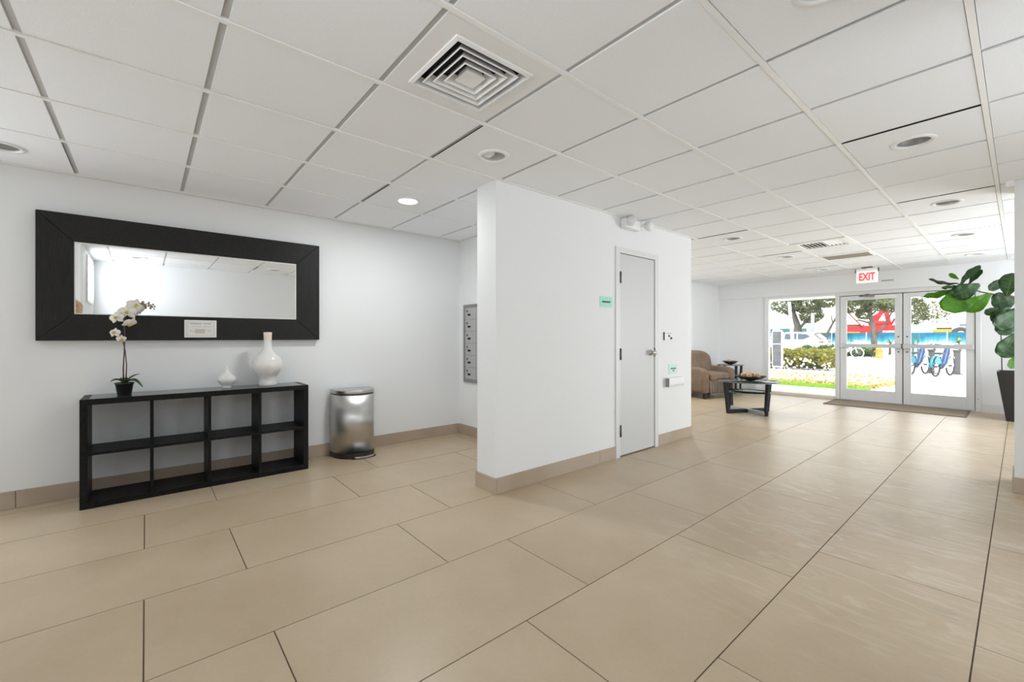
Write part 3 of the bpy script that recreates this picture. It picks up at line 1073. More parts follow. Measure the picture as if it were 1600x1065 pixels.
# ------------------------------------------------------------------ mirror
mi = thing('wall_mirror', 'wide wall mirror in a broad black mitred wooden frame over the shelf', 'mirror', (XL, 0, 0))
Y0, Y1, Z0, Z1 = -0.592, 1.305, 1.162, 2.086
y0, y1, z0, z1 = -0.40, 1.097, 1.357, 1.886
def frame_board(poly, m):
    q = MB()
    n = 4
    vs = [(0.002, a, b) for a, b in poly] + [(0.055, a, b) for a, b in poly]
    vs[6] = (0.050, *poly[2])
    vs[7] = (0.050, *poly[3])
    q.add(vs, [(3, 2, 1, 0), (4, 5, 6, 7)] + [(i, (i + 1) % 4, 4 + (i + 1) % 4, 4 + i) for i in range(4)])
    return q.build('frame_board', m, mi, 0.002, 1)
e = 0.0008
frame_board([(Y0, Z1), (Y1, Z1), (y1 - e, z1), (y0 + e, z1)], 'blackwood')
frame_board([(Y1, Z0), (Y0, Z0), (y0 + e, z0), (y1 - e, z0)], 'blackwood')
frame_board([(Y0, Z0), (Y0, Z1 - 2 * e), (y0, z1 - e), (y0, z0 + e)], 'blackwood_v')
frame_board([(Y1, Z1), (Y1, Z0), (y1, z0 + e), (y1, z1 - e)], 'blackwood_v')
box('mirror_glass', 'mirror', 0.010, 0.040, y0 + 0.001, y1 - 0.001, z0 + 0.001, z1 - 0.001, mi)
bz = MB()
bz.box(0.040, 0.046, y0, y1, z1 - 0.008, z1)
bz.box(0.040, 0.046, y0, y1, z0, z0 + 0.006)
bz.box(0.040, 0.046, y0, y0 + 0.006, z0 + 0.006, z1 - 0.008)
bz.box(0.040, 0.046, y1 - 0.006, y1, z0 + 0.006, z1 - 0.008)
bz.build('inner_edge', 'paper_frame', mi)

nt_ = thing('framed_notice', 'small white framed notice on the lower rail of the black mirror', 'notice', (XL + 0.058, 0.3525, 1.185))
box('frame', 'paper_frame', 0.0, 0.010, -0.110, 0.110, 0.0, 0.145, nt_, 0.002)
box('sheet', 'paper', 0.010, 0.0105, -0.100, 0.100, 0.010, 0.135, nt_)
ob = MB()
for a, b, cc_, dd in ((-0.094, 0.094, 0.128, 0.1305), (-0.094, 0.094, 0.014, 0.0165), (-0.094, -0.0915, 0.014, 0.13), (0.0915, 0.094, 0.014, 0.13)):
    ob.box(0.0105, 0.0110, a, b, cc_, dd)
ob.build('printed_border', 'print_light', nt_)
for q in range(11):
    if q == 6:
        continue
    box('print', 'print_grey', 0.0105, 0.0112, -0.070 + q * 0.013, -0.060 + q * 0.013, 0.112, 0.119, nt_)
for r, z in enumerate((0.092, 0.062, 0.050)):
    for q in range(10):
        if (q * 7 + r * 3) % 5 == 0:
            continue
        box('print', 'print_light', 0.0105, 0.0111, -0.072 + q * 0.015, -0.061 + q * 0.015, z - 0.003, z + 0.003, nt_)
box('print_patch', 'print_tan', 0.0105, 0.0109, -0.04, 0.03, 0.034, 0.070, nt_)

# ------------------------------------------------------------------ cube shelf
sh = thing('cube_shelf', 'low black open shelf of eight cubes against the left wall', 'shelf', (0, 0, 0))
FX, BX = -4.165, -4.505
SY0, SY1, SZ = -0.347, 1.121, 0.757
tk = 0.040
o = box('top_board', 'shelf_black', BX, FX, SY0, SY1, SZ - tk, SZ, sh, 0.0015, 1)
box('top_inlay', 'shelf_top', BX + 0.012, FX - 0.012, SY0 + 0.045, SY1 - 0.045, SZ, SZ + 0.0008, sh)
box('bottom_board', 'shelf_black', BX, FX, SY0, SY1, 0.0, tk, sh, 0.0015, 1)
box('side_panel', 'shelf_black', BX, FX, SY0, SY0 + tk, tk, SZ - tk, sh, 0.0015, 1)
box('side_panel', 'shelf_black', BX, FX, SY1 - tk, SY1, tk, SZ - tk, sh, 0.0015, 1)
cell = (SY1 - SY0 - 2 * tk - 3 * 0.02) / 4
yy = SY0 + tk
for q in range(4):
    box('shelf_board', 'shelf_black', BX + 0.002, FX - 0.003, yy, yy + cell, 0.366, 0.386, sh, 0.001, 1)
    yy += cell
    if q < 3:
        box('divider', 'shelf_black', BX + 0.002, FX - 0.003, yy, yy + 0.02, tk, SZ - tk, sh, 0.001, 1)
        yy += 0.02

# ------------------------------------------------------------------ vases
va = thing('small_vase', 'small white ceramic bud vase left of the tall vase', 'vase', (-4.36, 0.525, SZ + 0.001))
MB().lathe([(0, 0.0), (0.034, 0.0), (0.036, 0.006), (0.033, 0.016), (0.046, 0.032), (0.066, 0.056), (0.0705, 0.075), (0.064, 0.094), (0.045, 0.112),
            (0.024, 0.130), (0.014, 0.150), (0.0105, 0.175), (0.0115, 0.192), (0.009, 0.193), (0.008, 0.175), (0.010, 0.14), (0.0, 0.13)], 48).build('body', 'ceramic', va)
va = thing('tall_vase', 'tall white ceramic vase with bare buff clay neck rim', 'vase', (-4.36, 0.832, SZ + 0.001))
MB().lathe([(0, 0), (0.070, 0), (0.073, 0.004), (0.069, 0.025), (0.067, 0.055), (0.072, 0.078), (0.088, 0.102), (0.108, 0.130), (0.121, 0.162), (0.124, 0.192), (0.117, 0.225),
            (0.098, 0.258), (0.070, 0.288), (0.047, 0.315), (0.036, 0.345), (0.0325, 0.375), (0.032, 0.41)], 56).build('body', 'ceramic', va)
MB().lathe([(0.032, 0.405), (0.0325, 0.44), (0.0335, 0.472), (0.030, 0.474), (0.026, 0.472), (0.025, 0.40), (0, 0.39)], 40).build('neck', 'ceramic_buff', va)

# ------------------------------------------------------------------ orchid
oc = thing('potted_orchid', 'white artificial orchid in a small black pot on the shelf end', 'orchid', (-4.33, -0.122, SZ + 0.001))
MB().lathe([(0, 0), (0.038, 0), (0.041, 0.004), (0.052, 0.080), (0.058, 0.083), (0.058, 0.092), (0.052, 0.092), (0.046, 0.075), (0.0, 0.07)], 32).build('pot', 'black_plastic', oc)
MB().lathe([(0.0, 0.082), (0.03, 0.080), (0.049, 0.074)], 20).build('moss', 'soil', oc)
def strap_leaf(base, tip, w, droop, name='leaf', m='orchid_leaf', parent=oc):
    base, tip = Vector(base), Vector(tip)
    d = tip - base
    side = Vector((-d.y, d.x, 0)).normalized() if Vector((d.x, d.y)).length > 1e-4 else Vector((1, 0, 0))
    q = MB()
    vs, fs = [], []
    n = 9
    for i in range(n):
        t = i / (n - 1)
        pnt = base + d * t + Vector((0, 0, droop * 4 * t * (1 - t)))
        ww = w * math.sin(PI * min(1, 0.12 + 0.88 * t) ** 0.75) * 0.5 + 0.002
        for s in (-1, -0.5, 0, 0.5, 1):
            vs.append(pnt + side * (s * ww) + Vector((0, 0, abs(s) * ww * 0.45)))
    for i in range(n - 1):
        for k in range(4):
            fs.append((i * 5 + k, i * 5 + k + 1, i * 5 + 6 + k, i * 5 + 5 + k))
    q.add(vs, fs, True)
    o = q.build(name, m, parent)
    sm = o.modifiers.new('thickness', 'SOLIDIFY')
    sm.thickness = 0.003
    return o
strap_leaf((0, 0, 0.085), (0.03, -0.075, 0.105), 0.045, 0.02)
strap_leaf((0, 0, 0.085), (0.06, 0.105, 0.055), 0.055, 0.035)
strap_leaf((0, 0.005, 0.09), (-0.02, 0.085, 0.15), 0.030, 0.012)
strap_leaf((0, 0, 0.085), (-0.07, -0.01, 0.11), 0.04, 0.02)
MB().tube([(0, -0.004, 0.08), (0.002, -0.006, 0.2), (0, 0.0, 0.34), (0.004, 0.002, 0.46), (0.008, -0.002, 0.56), (0.01, 0.02, 0.63), (0.012, 0.07, 0.675), (0.012, 0.13, 0.685), (0.012, 0.175, 0.672)],
          [0.005, 0.0045, 0.004, 0.004, 0.0035, 0.003, 0.0028, 0.0024, 0.0018], 8).build('stem', 'orchid_stem', oc)
MB().tube([(-0.006, 0.008, 0.08), (-0.008, 0.012, 0.22), (-0.004, 0.004, 0.33), (0.0, -0.012, 0.42), (0.004, -0.045, 0.47)], [0.004, 0.0035, 0.003, 0.003, 0.002], 8).build('stem', 'orchid_stem', oc)
def petal(q, c, ang, ln, wd, face, tilt):
    """one petal in the plane facing `face`"""
    f = Vector(face).normalized()
    r = f.cross(Vector((0, 0, 1))).normalized()
    u = r.cross(f)
    d = r * math.cos(ang) + u * math.sin(ang)
    s = f.cross(d)
    vs, fs = [], []
    n = 6
    for i in range(n):
        t = i / (n - 1)
        w = wd * math.sin(PI * (0.08 + 0.84 * t)) * 0.5
        mid = Vector(c) + d * (ln * t) + f * (tilt * t * t)
        for k in (-1, 0, 1):
            vs.append(mid + s * (k * w) - f * (abs(k) * w * 0.25))
    for i in range(n - 1):
        for k in range(2):
            fs.append((i * 3 + k, i * 3 + k + 1, i * 3 + 4 + k, i * 3 + 3 + k))
    q.add(vs, fs, True)
def flower(c, face, s=1.0, rot=0.0):
    q = MB()
    for a in (0.15, PI - 0.15):
        petal(q, c, a + rot, 0.056 * s, 0.062 * s, face, -0.008)
    for a in (PI / 2, -0.75, PI + 0.75):
        petal(q, c, a + rot, 0.054 * s, 0.036 * s, face, -0.012)
    o = q.build('flower', 'petal', oc)
    sm = o.modifiers.new('thickness', 'SOLIDIFY')
    sm.thickness = 0.0015
    k = MB()
    k.lathe([(0.0, -0.012), (0.009, -0.008), (0.012, 0.0), (0.008, 0.009), (0.0, 0.012)], 10, tuple(Vector(c) + Vector(face).normalized() * 0.008))
    k.build('flower_core', 'petal_core', o)
flower((0.035, 0.015, 0.615), (1, -0.25, -0.1), 1.05)
flower((0.030, 0.065, 0.668), (1, 0.35, 0.1), 1.0, 0.3)
flower((0.045, -0.045, 0.572), (0.9, -0.5, 0), 0.85, -0.2)
flower((0.045, 0.035, 0.530), (0.55, 0.5, -0.7), 0.9, 0.2)
flower((0.03, -0.055, 0.462), (0.8, -0.6, 0.1), 0.7)
flower((0.03, -0.015, 0.415), (1, 0.2, -0.3), 0.55)
for (yy, zz, r) in ((0.105, 0.694, 0.011), (0.12, 0.672, 0.010), (0.14, 0.692, 0.008), (0.152, 0.668, 0.008), (0.165, 0.682, 0.006), (0.175, 0.664, 0.006)):
    MB().lathe([(0, -r), (r * 0.7, -r * 0.7), (r, 0), (r * 0.7, r * 0.8), (0, r * 1.2)], 10, (0.013, yy, zz)).build('bud', 'bud', oc)

# ------------------------------------------------------------------ step bin
bn = thing('step_bin', 'brushed steel half-round pedal bin beside the black shelf', 'trash can', (-4.495, 1.615, 0))
def half_round(w, dpt, n=22, r=0.02):
    pts = [(0.0, -w / 2), (0.0, w / 2)]
    for k in range(n + 1):
        a = PI / 2 - PI * k / n
        pts.append((0.07 + (dpt - 0.07) * math.cos(a), w / 2 * math.sin(a)))
    return pts
def half_body(name, m, w, dpt, z0, z1, parent, bevel=0.004, inset=0.0):
    q = MB()
    q.prism(half_round(w, dpt), z0, z1)
    o = q.build(name, m, parent, bevel, 3)
    for f in o.data.polygons:
        f.use_smooth = abs(f.normal.z) < 0.5 and f.normal.x > -0.5
    return o
half_body('body', 'steel', 0.405, 0.30, 0.045, 0.618, bn, 0.0)
half_body('base_ring', 'black_plastic', 0.415, 0.308, 0.0, 0.045, bn, 0.003)
half_body('rim', 'black_plastic', 0.40, 0.296, 0.618, 0.628, bn, 0.0)
half_body('lid', 'steel_lid', 0.41, 0.304, 0.628, 0.668, bn, 0.010)
pd = MB()
pd.prism([(0.30 + 0.045 * math.cos(a), 0.10 * math.sin(a) + 0.03) for a in [PI * 2 * k / 20 for k in range(20)]], 0.008, 0.022)
pd.build('pedal', 'steel_lid', bn, 0.004)
pr = MB()
pr.prism([(0.285 + 0.055 * math.cos(a), 0.125 * math.sin(a) + 0.03) for a in [PI * 2 * k / 20 for k in range(20)]], 0.0, 0.010)
pr.build('pedal_surround', 'black_plastic', bn, 0.002)

# ================================================================== LOUNGE
ac = thing('armchair', 'tan brown suede armchair with gathered skirt in the lounge corner', 'armchair', (-4.10, 8.62, 0), -0.2)
# local: +X is the front, Y the width
WD = 0.93
soft('seat_base', 'suede', (0.58, WD - 0.10, 0.26), (0.0, 0, 0.235), 0.035, ac)
def cush(v):
    v.z += 0.022 * math.cos(v.x * 5.0) * math.cos(v.y * 4.5) if v.z > 0 else 0
    return v
soft('seat_cushion', 'suede', (0.54, 0.56, 0.15), (0.05, 0, 0.415), 0.055, ac, 5, cush, 6)
def backf(v):
    t = (v.z + 0.33) / 0.66
    v.x -= 0.10 * t
    if t > 0.5:
        v.z -= 0.12 * (abs(v.y) / 0.40) ** 3 * (t - 0.5) * 2
    v.x += 0.010 * math.sin(v.y * 42) * max(0, 1 - abs(t - 0.72) * 3.2) if v.x > 0 else 0
    return v
soft('backrest', 'suede', (0.19, 0.80, 0.66), (-0.185, 0, 0.59), 0.07, ac, 5, backf, 14)
for s in (-1, 1):
    def armf(v, s=s):
        t = (v.x + 0.30) / 0.60
        z = v.z / 0.50 + 0.5
        v.y += s * 0.035 * max(0, z - 0.35) * (0.4 + 0.6 * t)
        v.z -= 0.035 * (1 - t) * max(0, z - 0.4) * 0.4
        if t > 0.55:
            v.z -= 0.05 * ((t - 0.55) / 0.45) ** 2 * max(0, z - 0.5) * 2
        return v
    soft('arm', 'suede', (0.62, 0.155, 0.50), (0.005, s * (WD / 2 - 0.085), 0.36), 0.06, ac, 5, armf, 8)
# gathered skirt across the front
sk = MB()
n = 60
vs, fs = [], []
for i in range(n + 1):
    y = -0.31 + 0.62 * i / n
    gth = 0.016 * math.sin(i * 0.8) + 0.008 * math.sin(i * 1.9)
    vs += [(0.297 + gth * 0.2, y, 0.335), (0.302 + gth, y, 0.22), (0.304 + gth * 1.3, y, 0.10), (0.27, y, 0.10)]
for i in range(n):
    for k in range(3):
        fs.append((i * 4 + k, i * 4 + 4 + k, i * 4 + 5 + k, i * 4 + 1 + k))
sk.add(vs, fs, True)
sk.build('skirt', 'suede_skirt', ac)
for sx in (-0.24, 0.25):
    for sy in (-1, 1):
        q = MB()
        q.add([(sx + a * 0.03, sy * 0.385 + b * 0.03, 0.12) for a, b in ((-1, -1), (1, -1), (1, 1), (-1, 1))] + [(sx + a * 0.022, sy * 0.385 + b * 0.022, 0.0) for a, b in ((-1, -1), (1, -1), (1, 1), (-1, 1))],
              [(0, 1, 2, 3), (7, 6, 5, 4), (0, 4, 5, 1), (1, 5, 6, 2), (2, 6, 7, 3), (3, 7, 4, 0)])
        q.build('leg', 'dark_wood_leg', ac)

def round_table(name, label, loc, rz, R, H, shelf_z):
    t = thing(name, label, 'table', loc, rz)
    tp = MB().lathe([(0, H - 0.010), (R - 0.002, H - 0.010), (R, H - 0.008), (R, H - 0.002), (R - 0.002, H), (0, H)], 64).build('glass_top', 'table_glass', t)
    MB().lathe([(R, H - 0.0095), (R + 0.0012, H - 0.008), (R + 0.0012, H - 0.002), (R, H - 0.0005)], 64).build('glass_edge', 'glass_edge', tp)
    rs = R * 0.74
    s_ = MB().lathe([(0, shelf_z - 0.008), (rs, shelf_z - 0.008), (rs, shelf_z), (0, shelf_z)], 56).build('glass_shelf', 'table_glass', t)
    MB().lathe([(rs, shelf_z - 0.009), (rs + 0.0012, shelf_z - 0.007), (rs + 0.0012, shelf_z - 0.001), (rs, shelf_z)], 56).build('shelf_edge', 'glass_edge', s_)
    for k in range(4):
        a = k * PI / 2 + PI / 4
        ca, sa = math.cos(a), math.sin(a)
        q = MB()
        prof = [(R * 0.83, H - 0.011), (R * 0.97, H - 0.011), (R * 0.84, 0.0), (R * 0.76, 0.0)]
        hw = 0.022
        vs = []
        for sgn in (-1, 1):
            for r_, z_ in prof:
                vs.append((r_ * ca - sgn * hw * sa, r_ * sa + sgn * hw * ca, z_))
        q.add(vs, [(3, 2, 1, 0), (4, 5, 6, 7), (0, 1, 5, 4), (1, 2, 6, 5), (2, 3, 7, 6), (3, 0, 4, 7)])
        q.build('leg', 'table_black', t, 0.002)
    for k in range(2):
        a = k * PI / 2 + PI / 4
        d = Vector((math.cos(a), math.sin(a), 0)) * (R * 0.80)
        MB().bar(-d + Vector((0, 0, 0.03 + 0.0004 * k)), d + Vector((0, 0, 0.03 + 0.0004 * k)), 0.05, 0.055).build('cross_rail', 'table_silver' if k else 'table_black', t, 0.002)
    return t
CT = (-2.80, 7.28)
round_table('coffee_table', 'round glass coffee table with black crossed legs and lower glass shelf', (CT[0], CT[1], 0), 0.30, 0.45, 0.50, 0.335)
round_table('side_table', 'small round glass side table with black legs behind armchair', (-4.06, 9.62, 0), 0.1, 0.27, 0.60, 0.3)

def fruit_bowl(name, label, loc, R, hgt, wavy):
    t = thing(name, label, 'bowl', loc)
    q = MB()
    n = 48
    vs, fs = [], []
    prof = [(0.28, 0.0), (0.30, 0.10), (0.45, 0.18), (0.68, 0.42), (0.88, 0.75), (1.0, 1.0), (0.985, 1.02), (0.85, 0.80), (0.62, 0.48), (0.4, 0.28), (0.02, 0.22)]
    for r, z in prof:
        for k in range(n):
            a = 2 * PI * k / n
            wv = 1 + wavy * max(0, (r - 0.5)) * math.cos(a * 8)
            vs.append((r * R * math.cos(a) * wv, r * R * math.sin(a) * wv, z * hgt + wavy * 0.25 * hgt * max(0, r - 0.6) * math.cos(a * 8 + 0.6)))
    for i in range(len(prof) - 1):
        for k in range(n):
            k2 = (k + 1) % n
            fs.append((i * n + k, i * n + k2, (i + 1) * n + k2, (i + 1) * n + k))
    q.add(vs, fs, True)
    q.build('body', 'bowl_dark', t)
    return t
def ball(label, loc, r, m, group):
    q = MB()
    prof = [(r * math.sin(PI * i / 12), -r * math.cos(PI * i / 12)) for i in range(13)]
    q.lathe(prof, 20)
    o = q.build('decorative_ball', m)
    o.location = loc
    tag(o, label, 'ball', group)
    return o
bl = (CT[0] + 0.02, CT[1] + 0.05, 0.5015)
fruit_bowl('scalloped_bowl', 'dark scalloped bowl of brown balls on the glass coffee table', bl, 0.215, 0.075, 0.28)
for q, (dx, dy, r, lab) in enumerate(((-0.075, -0.06, 0.048, 'brown woven ball, leftmost in the scalloped bowl'), (0.01, -0.075, 0.042, 'brown woven ball in front middle of the scalloped bowl'),
                                      (0.085, 0.03, 0.046, 'brown woven ball, rightmost in the scalloped bowl'), (-0.015, 0.06, 0.050, 'brown woven ball at the back of the scalloped bowl'))):
    ball(lab, (bl[0] + dx, bl[1] + dy, bl[2] + 0.035 + r), r, 'ball_tan', 'balls in the scalloped bowl')
b2 = (-4.06, 9.62, 0.6015)
fruit_bowl('shallow_bowl', 'dark shallow bowl on the small side table behind armchair', b2, 0.155, 0.075, 0.0)
ball('pinkish ball lying in the dark shallow bowl on side table', (b2[0] - 0.02, b2[1] - 0.01, b2[2] + 0.068), 0.045, 'ball_pink', None)

# door mat
dm_ = thing('door_mat', 'long brown woven door mat lying inside the glass doors', 'mat', (-1.405, 9.655, 0.0))
box('weave', 'mat_weave', -0.86, 0.86, -0.40, 0.43, 0.0005, 0.010, dm_, 0.003)
em_ = MB()
em_.box(-0.885, 0.885, -0.425, -0.40, 0.0005, 0.011)
em_.box(-0.885, 0.885, 0.43, 0.45, 0.0005, 0.011)
em_.box(-0.885, -0.86, -0.40, 0.43, 0.0005, 0.011)
em_.box(0.86, 0.885, -0.40, 0.43, 0.0005, 0.011)
em_.build('edging', 'mat_edge', dm_)

# ------------------------------------------------------------------ fiddle-leaf fig
fg = thing('fiddle_leaf_fig', 'fiddle-leaf fig tree in a tall black tapered planter by the doors', 'potted tree', (0.03, 9.45, 0))
q = MB()
vs = []
for hw, z in ((0.165, 0.0), (0.255, 0.70), (0.235, 0.70), (0.225, 0.62)):
    vs += [(-hw, -hw, z), (hw, -hw, z), (hw, hw, z), (-hw, hw, z)]
fs = [(3, 2, 1, 0)]
for i in range(3):
    fs += [(i * 4 + k, i * 4 + (k + 1) % 4, i * 4 + 4 + (k + 1) % 4, i * 4 + 4 + k) for k in range(4)]
q.add(vs, fs)
q.build('planter', 'planter_black', fg, 0.004)
box('soil', 'soil', -0.226, 0.226, -0.226, 0.226, 0.60, 0.63, fg)
def world_tube(name, pts, r, m):
    o = MB().tube([(p[0] - 0.03, p[1] - 9.45, p[2]) for p in pts], r, 8).build(name, m, fg)
    return o
world_tube('trunk', [(0.05, 9.45, 0.60), (0.06, 9.43, 1.1), (0.04, 9.40, 1.5), (0.0, 9.37, 1.74), (0.05, 9.40, 2.0)], [0.018, 0.016, 0.014, 0.012, 0.006], 'fig_stem')
world_tube('branch', [(0.0, 9.37, 1.735), (-0.172, 9.30, 1.777), (-0.375, 9.28, 1.847), (-0.574, 9.25, 1.947), (-0.60, 9.25, 1.99)], [0.012, 0.010, 0.008, 0.007, 0.004], 'fig_stem')
world_tube('branch', [(0.05, 9.42, 1.3), (-0.05, 9.33, 1.42), (-0.10, 9.27, 1.53)], [0.010, 0.008, 0.005], 'fig_stem')
world_tube('stake', [(-0.175, 9.45, 0.60), (-0.187, 9.45, 1.25), (-0.19, 9.44, 1.45)], 0.006, 'fig_stem')
def fig_leaf(a, b, w, bright, roll=0.0, cup=0.18):
    a = Vector(a) - Vector((0.03, 9.45, 0))
    b = Vector(b) - Vector((0.03, 9.45, 0))
    d = b - a
    L = d.length
    dn = d.normalized()
    view = Vector((0.1, -1, 0.0))
    s = dn.cross(view).normalized()
    nrm = s.cross(dn).normalized()
    s, nrm = s * math.cos(roll) + nrm * math.sin(roll), nrm * math.cos(roll) - s * math.sin(roll)
    vs, fs = [], []
    n, k = 13, 9
    for i in range(n):
        t = i / (n - 1)
        # violin outline: narrow waist, broad round end
        ww = w / 2 * (0.06 + 0.94 * (math.sin(PI * min(1, t * 0.80 + 0.05)) ** 0.8) * (0.55 + 0.45 * min(1, t * 1.7))) * (1 if t < 0.85 else math.sqrt(max(0.02, 1 - ((t - 0.85) / 0.155) ** 2)))
        arch = math.sin(PI * t) * L * 0.08
        for j in range(k):
            u = (j / (k - 1)) * 2 - 1
            rip = 0.012 * math.sin(t * 17 + abs(u) * 3) * abs(u) * min(1, w * 5)
            vs.append(a + d * t + s * (u * ww) + nrm * (arch + cup * ww * (1 - abs(u)) * -0.6 + rip))
    for i in range(n - 1):
        for j in range(k - 1):
            fs.append((i * k + j, i * k + j + 1, i * k + k + j + 1, i * k + k + j))
    q = MB()
    q.add(vs, fs, True)
    o = q.build('leaf', 'fig_backlit' if bright else 'fig_dark', fg)
    sm = o.modifiers.new('thickness', 'SOLIDIFY')
    sm.thickness = 0.0016
    mid = [vs[i * k + k // 2] + nrm * 0.003 for i in range(n)]
    v_ = MB()
    v_.tube(mid, [0.0035 * (1 - 0.7 * i / n) for i in range(n)], 5, False)
    for i in range(2, n - 2, 2):
        for j in (0, k - 1):
            p0, p1, p2 = vs[i * k + k // 2], vs[(i + 1) * k + (k // 2 + (2 if j else -2))], vs[min(n - 1, i + 1) * k + (j - 1 if j else 1)]
            v_.tube([p0 + nrm * 0.002, p1 + nrm * 0.002, p2 + nrm * 0.002], 0.0014, 4, False)
    v_.build('veins', 'fig_vein', o)
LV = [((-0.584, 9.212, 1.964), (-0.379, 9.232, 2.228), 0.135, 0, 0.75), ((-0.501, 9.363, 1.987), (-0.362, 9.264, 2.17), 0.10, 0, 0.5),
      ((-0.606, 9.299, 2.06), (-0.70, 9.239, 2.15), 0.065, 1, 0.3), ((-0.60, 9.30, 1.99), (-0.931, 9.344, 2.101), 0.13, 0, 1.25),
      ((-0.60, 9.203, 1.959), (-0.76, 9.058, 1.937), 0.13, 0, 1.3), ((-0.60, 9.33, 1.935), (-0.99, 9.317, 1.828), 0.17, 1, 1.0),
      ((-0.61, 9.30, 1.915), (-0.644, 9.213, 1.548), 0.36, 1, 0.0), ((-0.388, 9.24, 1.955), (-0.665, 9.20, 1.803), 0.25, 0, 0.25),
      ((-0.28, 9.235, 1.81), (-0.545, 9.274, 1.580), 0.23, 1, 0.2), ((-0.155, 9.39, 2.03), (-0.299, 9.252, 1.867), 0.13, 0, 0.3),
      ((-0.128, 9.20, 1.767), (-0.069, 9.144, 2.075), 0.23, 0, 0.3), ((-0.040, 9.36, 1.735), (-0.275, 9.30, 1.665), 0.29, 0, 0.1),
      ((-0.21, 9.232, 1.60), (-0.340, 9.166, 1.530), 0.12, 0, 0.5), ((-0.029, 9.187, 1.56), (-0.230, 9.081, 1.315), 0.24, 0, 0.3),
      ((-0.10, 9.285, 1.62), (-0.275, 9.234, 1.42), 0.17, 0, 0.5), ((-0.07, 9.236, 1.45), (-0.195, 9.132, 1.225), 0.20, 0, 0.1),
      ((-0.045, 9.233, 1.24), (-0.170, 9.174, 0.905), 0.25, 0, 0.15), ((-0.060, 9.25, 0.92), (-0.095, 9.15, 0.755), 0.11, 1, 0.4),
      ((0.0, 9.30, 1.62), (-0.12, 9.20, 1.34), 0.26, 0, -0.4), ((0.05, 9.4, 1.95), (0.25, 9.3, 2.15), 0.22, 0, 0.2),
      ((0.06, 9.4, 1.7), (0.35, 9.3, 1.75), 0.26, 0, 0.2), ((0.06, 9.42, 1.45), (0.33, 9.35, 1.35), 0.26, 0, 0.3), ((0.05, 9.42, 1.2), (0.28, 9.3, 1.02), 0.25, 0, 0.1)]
for L_ in LV:
    fig_leaf(*L_)

# ------------------------------------------------------------------ what only the mirror shows
pn = struct(thing('window_4', 'x', 'x', (-0.38, -0.62, 1.70)))
del pn['label'], pn['category']
box('pane', 'paper', -0.375, 0.375, 0.0, 0.006, 0.0, 0.58, pn)
fm = MB()
fm.box(-0.41, 0.41, 0.0, 0.022, 0.58, 0.615)
fm.box(-0.41, 0.41, 0.0, 0.022, -0.035, 0.0)
fm.box(-0.41, -0.375, 0.0, 0.022, 0.0, 0.58)
fm.box(0.375, 0.41, 0.0, 0.022, 0.0, 0.58)
fm.build('frame', 'white_metal', pn)
cw = thing('wood_sculpture', 'curved brown wooden ornament reflected in the lower left mirror corner', 'ornament', (-2.05, -0.66, 0))
def lump(v):
    a = math.atan2(v.y, v.x)
    v.x *= 1 + 0.15 * math.sin(3 * a + v.z * 9)
    v.y *= 1 + 0.12 * math.cos(2 * a - v.z * 7)
    return v
soft('carving', 'carved_wood', (0.24, 0.22, 0.42), (0, 0, 1.41), 0.09, cw, 6, lump, 4)
MB().lathe([(0, 0), (0.14, 0), (0.14, 0.02), (0.03, 0.03), (0.025, 1.2), (0.06, 1.21), (0, 1.215)], 24).build('stand', 'dark_wood_leg', cw)
# ================================================================== OUTDOORS
GZ = -0.10
gr = struct(box('ground_pavement', 'pavement', -60, 40, YF + 0.2, 33.0, -0.4, GZ))
struct(box('ground_road', 'asphalt', -60, 40, 33.0, 46.5, -0.4, GZ - 0.02))
struct(box('ground_site', 'pavement', -80, 60, 46.5, 110, -0.4, GZ))
struct(box('porch', 'porch', XL - 0.2, -2.3, YF + 0.2, 12.35, -0.3, -0.02))
kb = struct(thing('road_kerb', 'x', 'x'))
del kb['label'], kb['category']
for q in range(14):
    box('kerb_stone', 'kerb', -17 + q * 1.5, -17 + q * 1.5 + 1.49, 32.8, 33.02, -0.3, GZ + 0.05, kb, 0.01, 1)
# overhang above the entrance
struct(box('roof_overhang', 'wall_white', XL - 0.2, 1.95, YF + 0.22, YF + 1.0, 2.02, 2.6))
# the rest of the building to either side keeps the sun off the lobby
struct(box('roof', 'wall_white', XL - 0.2, 1.95, -4.2, YF + 0.22, 2.62, 2.9))

rnd = random.Random(11)
def leaf_cloud(blobs, n, size, seed, flat=0.3, upright=0.0):
    """small leaf quads scattered in ellipsoids / boxes: blobs [(centre, radii, weight)]"""
    R = random.Random(seed)
    q = MB()
    tot = sum(b[2] for b in blobs)
    for c, r, w in blobs:
        for _ in range(int(n * w / tot)):
            while True:
                d = Vector((R.uniform(-1, 1), R.uniform(-1, 1), R.uniform(-1, 1)))
                if 0.15 < d.length < 1:
                    break
            d = d.normalized() * (d.length ** 0.55)
            p = Vector(c) + Vector((d.x * r[0], d.y * r[1], d.z * r[2]))
            nn = Vector((R.gauss(0, 1), R.gauss(0, 1), R.gauss(0, 1) + 0.6)).normalized()
            a = nn.orthogonal().normalized()
            a = Matrix.Rotation(R.uniform(0, 6.28), 3, nn) @ a
            b = nn.cross(a)
            s = size * R.uniform(0.6, 1.3)
            q.add([p - a * s, p - b * s * 0.45, p + a * s, p + b * s * 0.45], [(0, 1, 2, 3)])
    return q
def stuffy(o):
    o['kind'] = 'stuff'
    return o

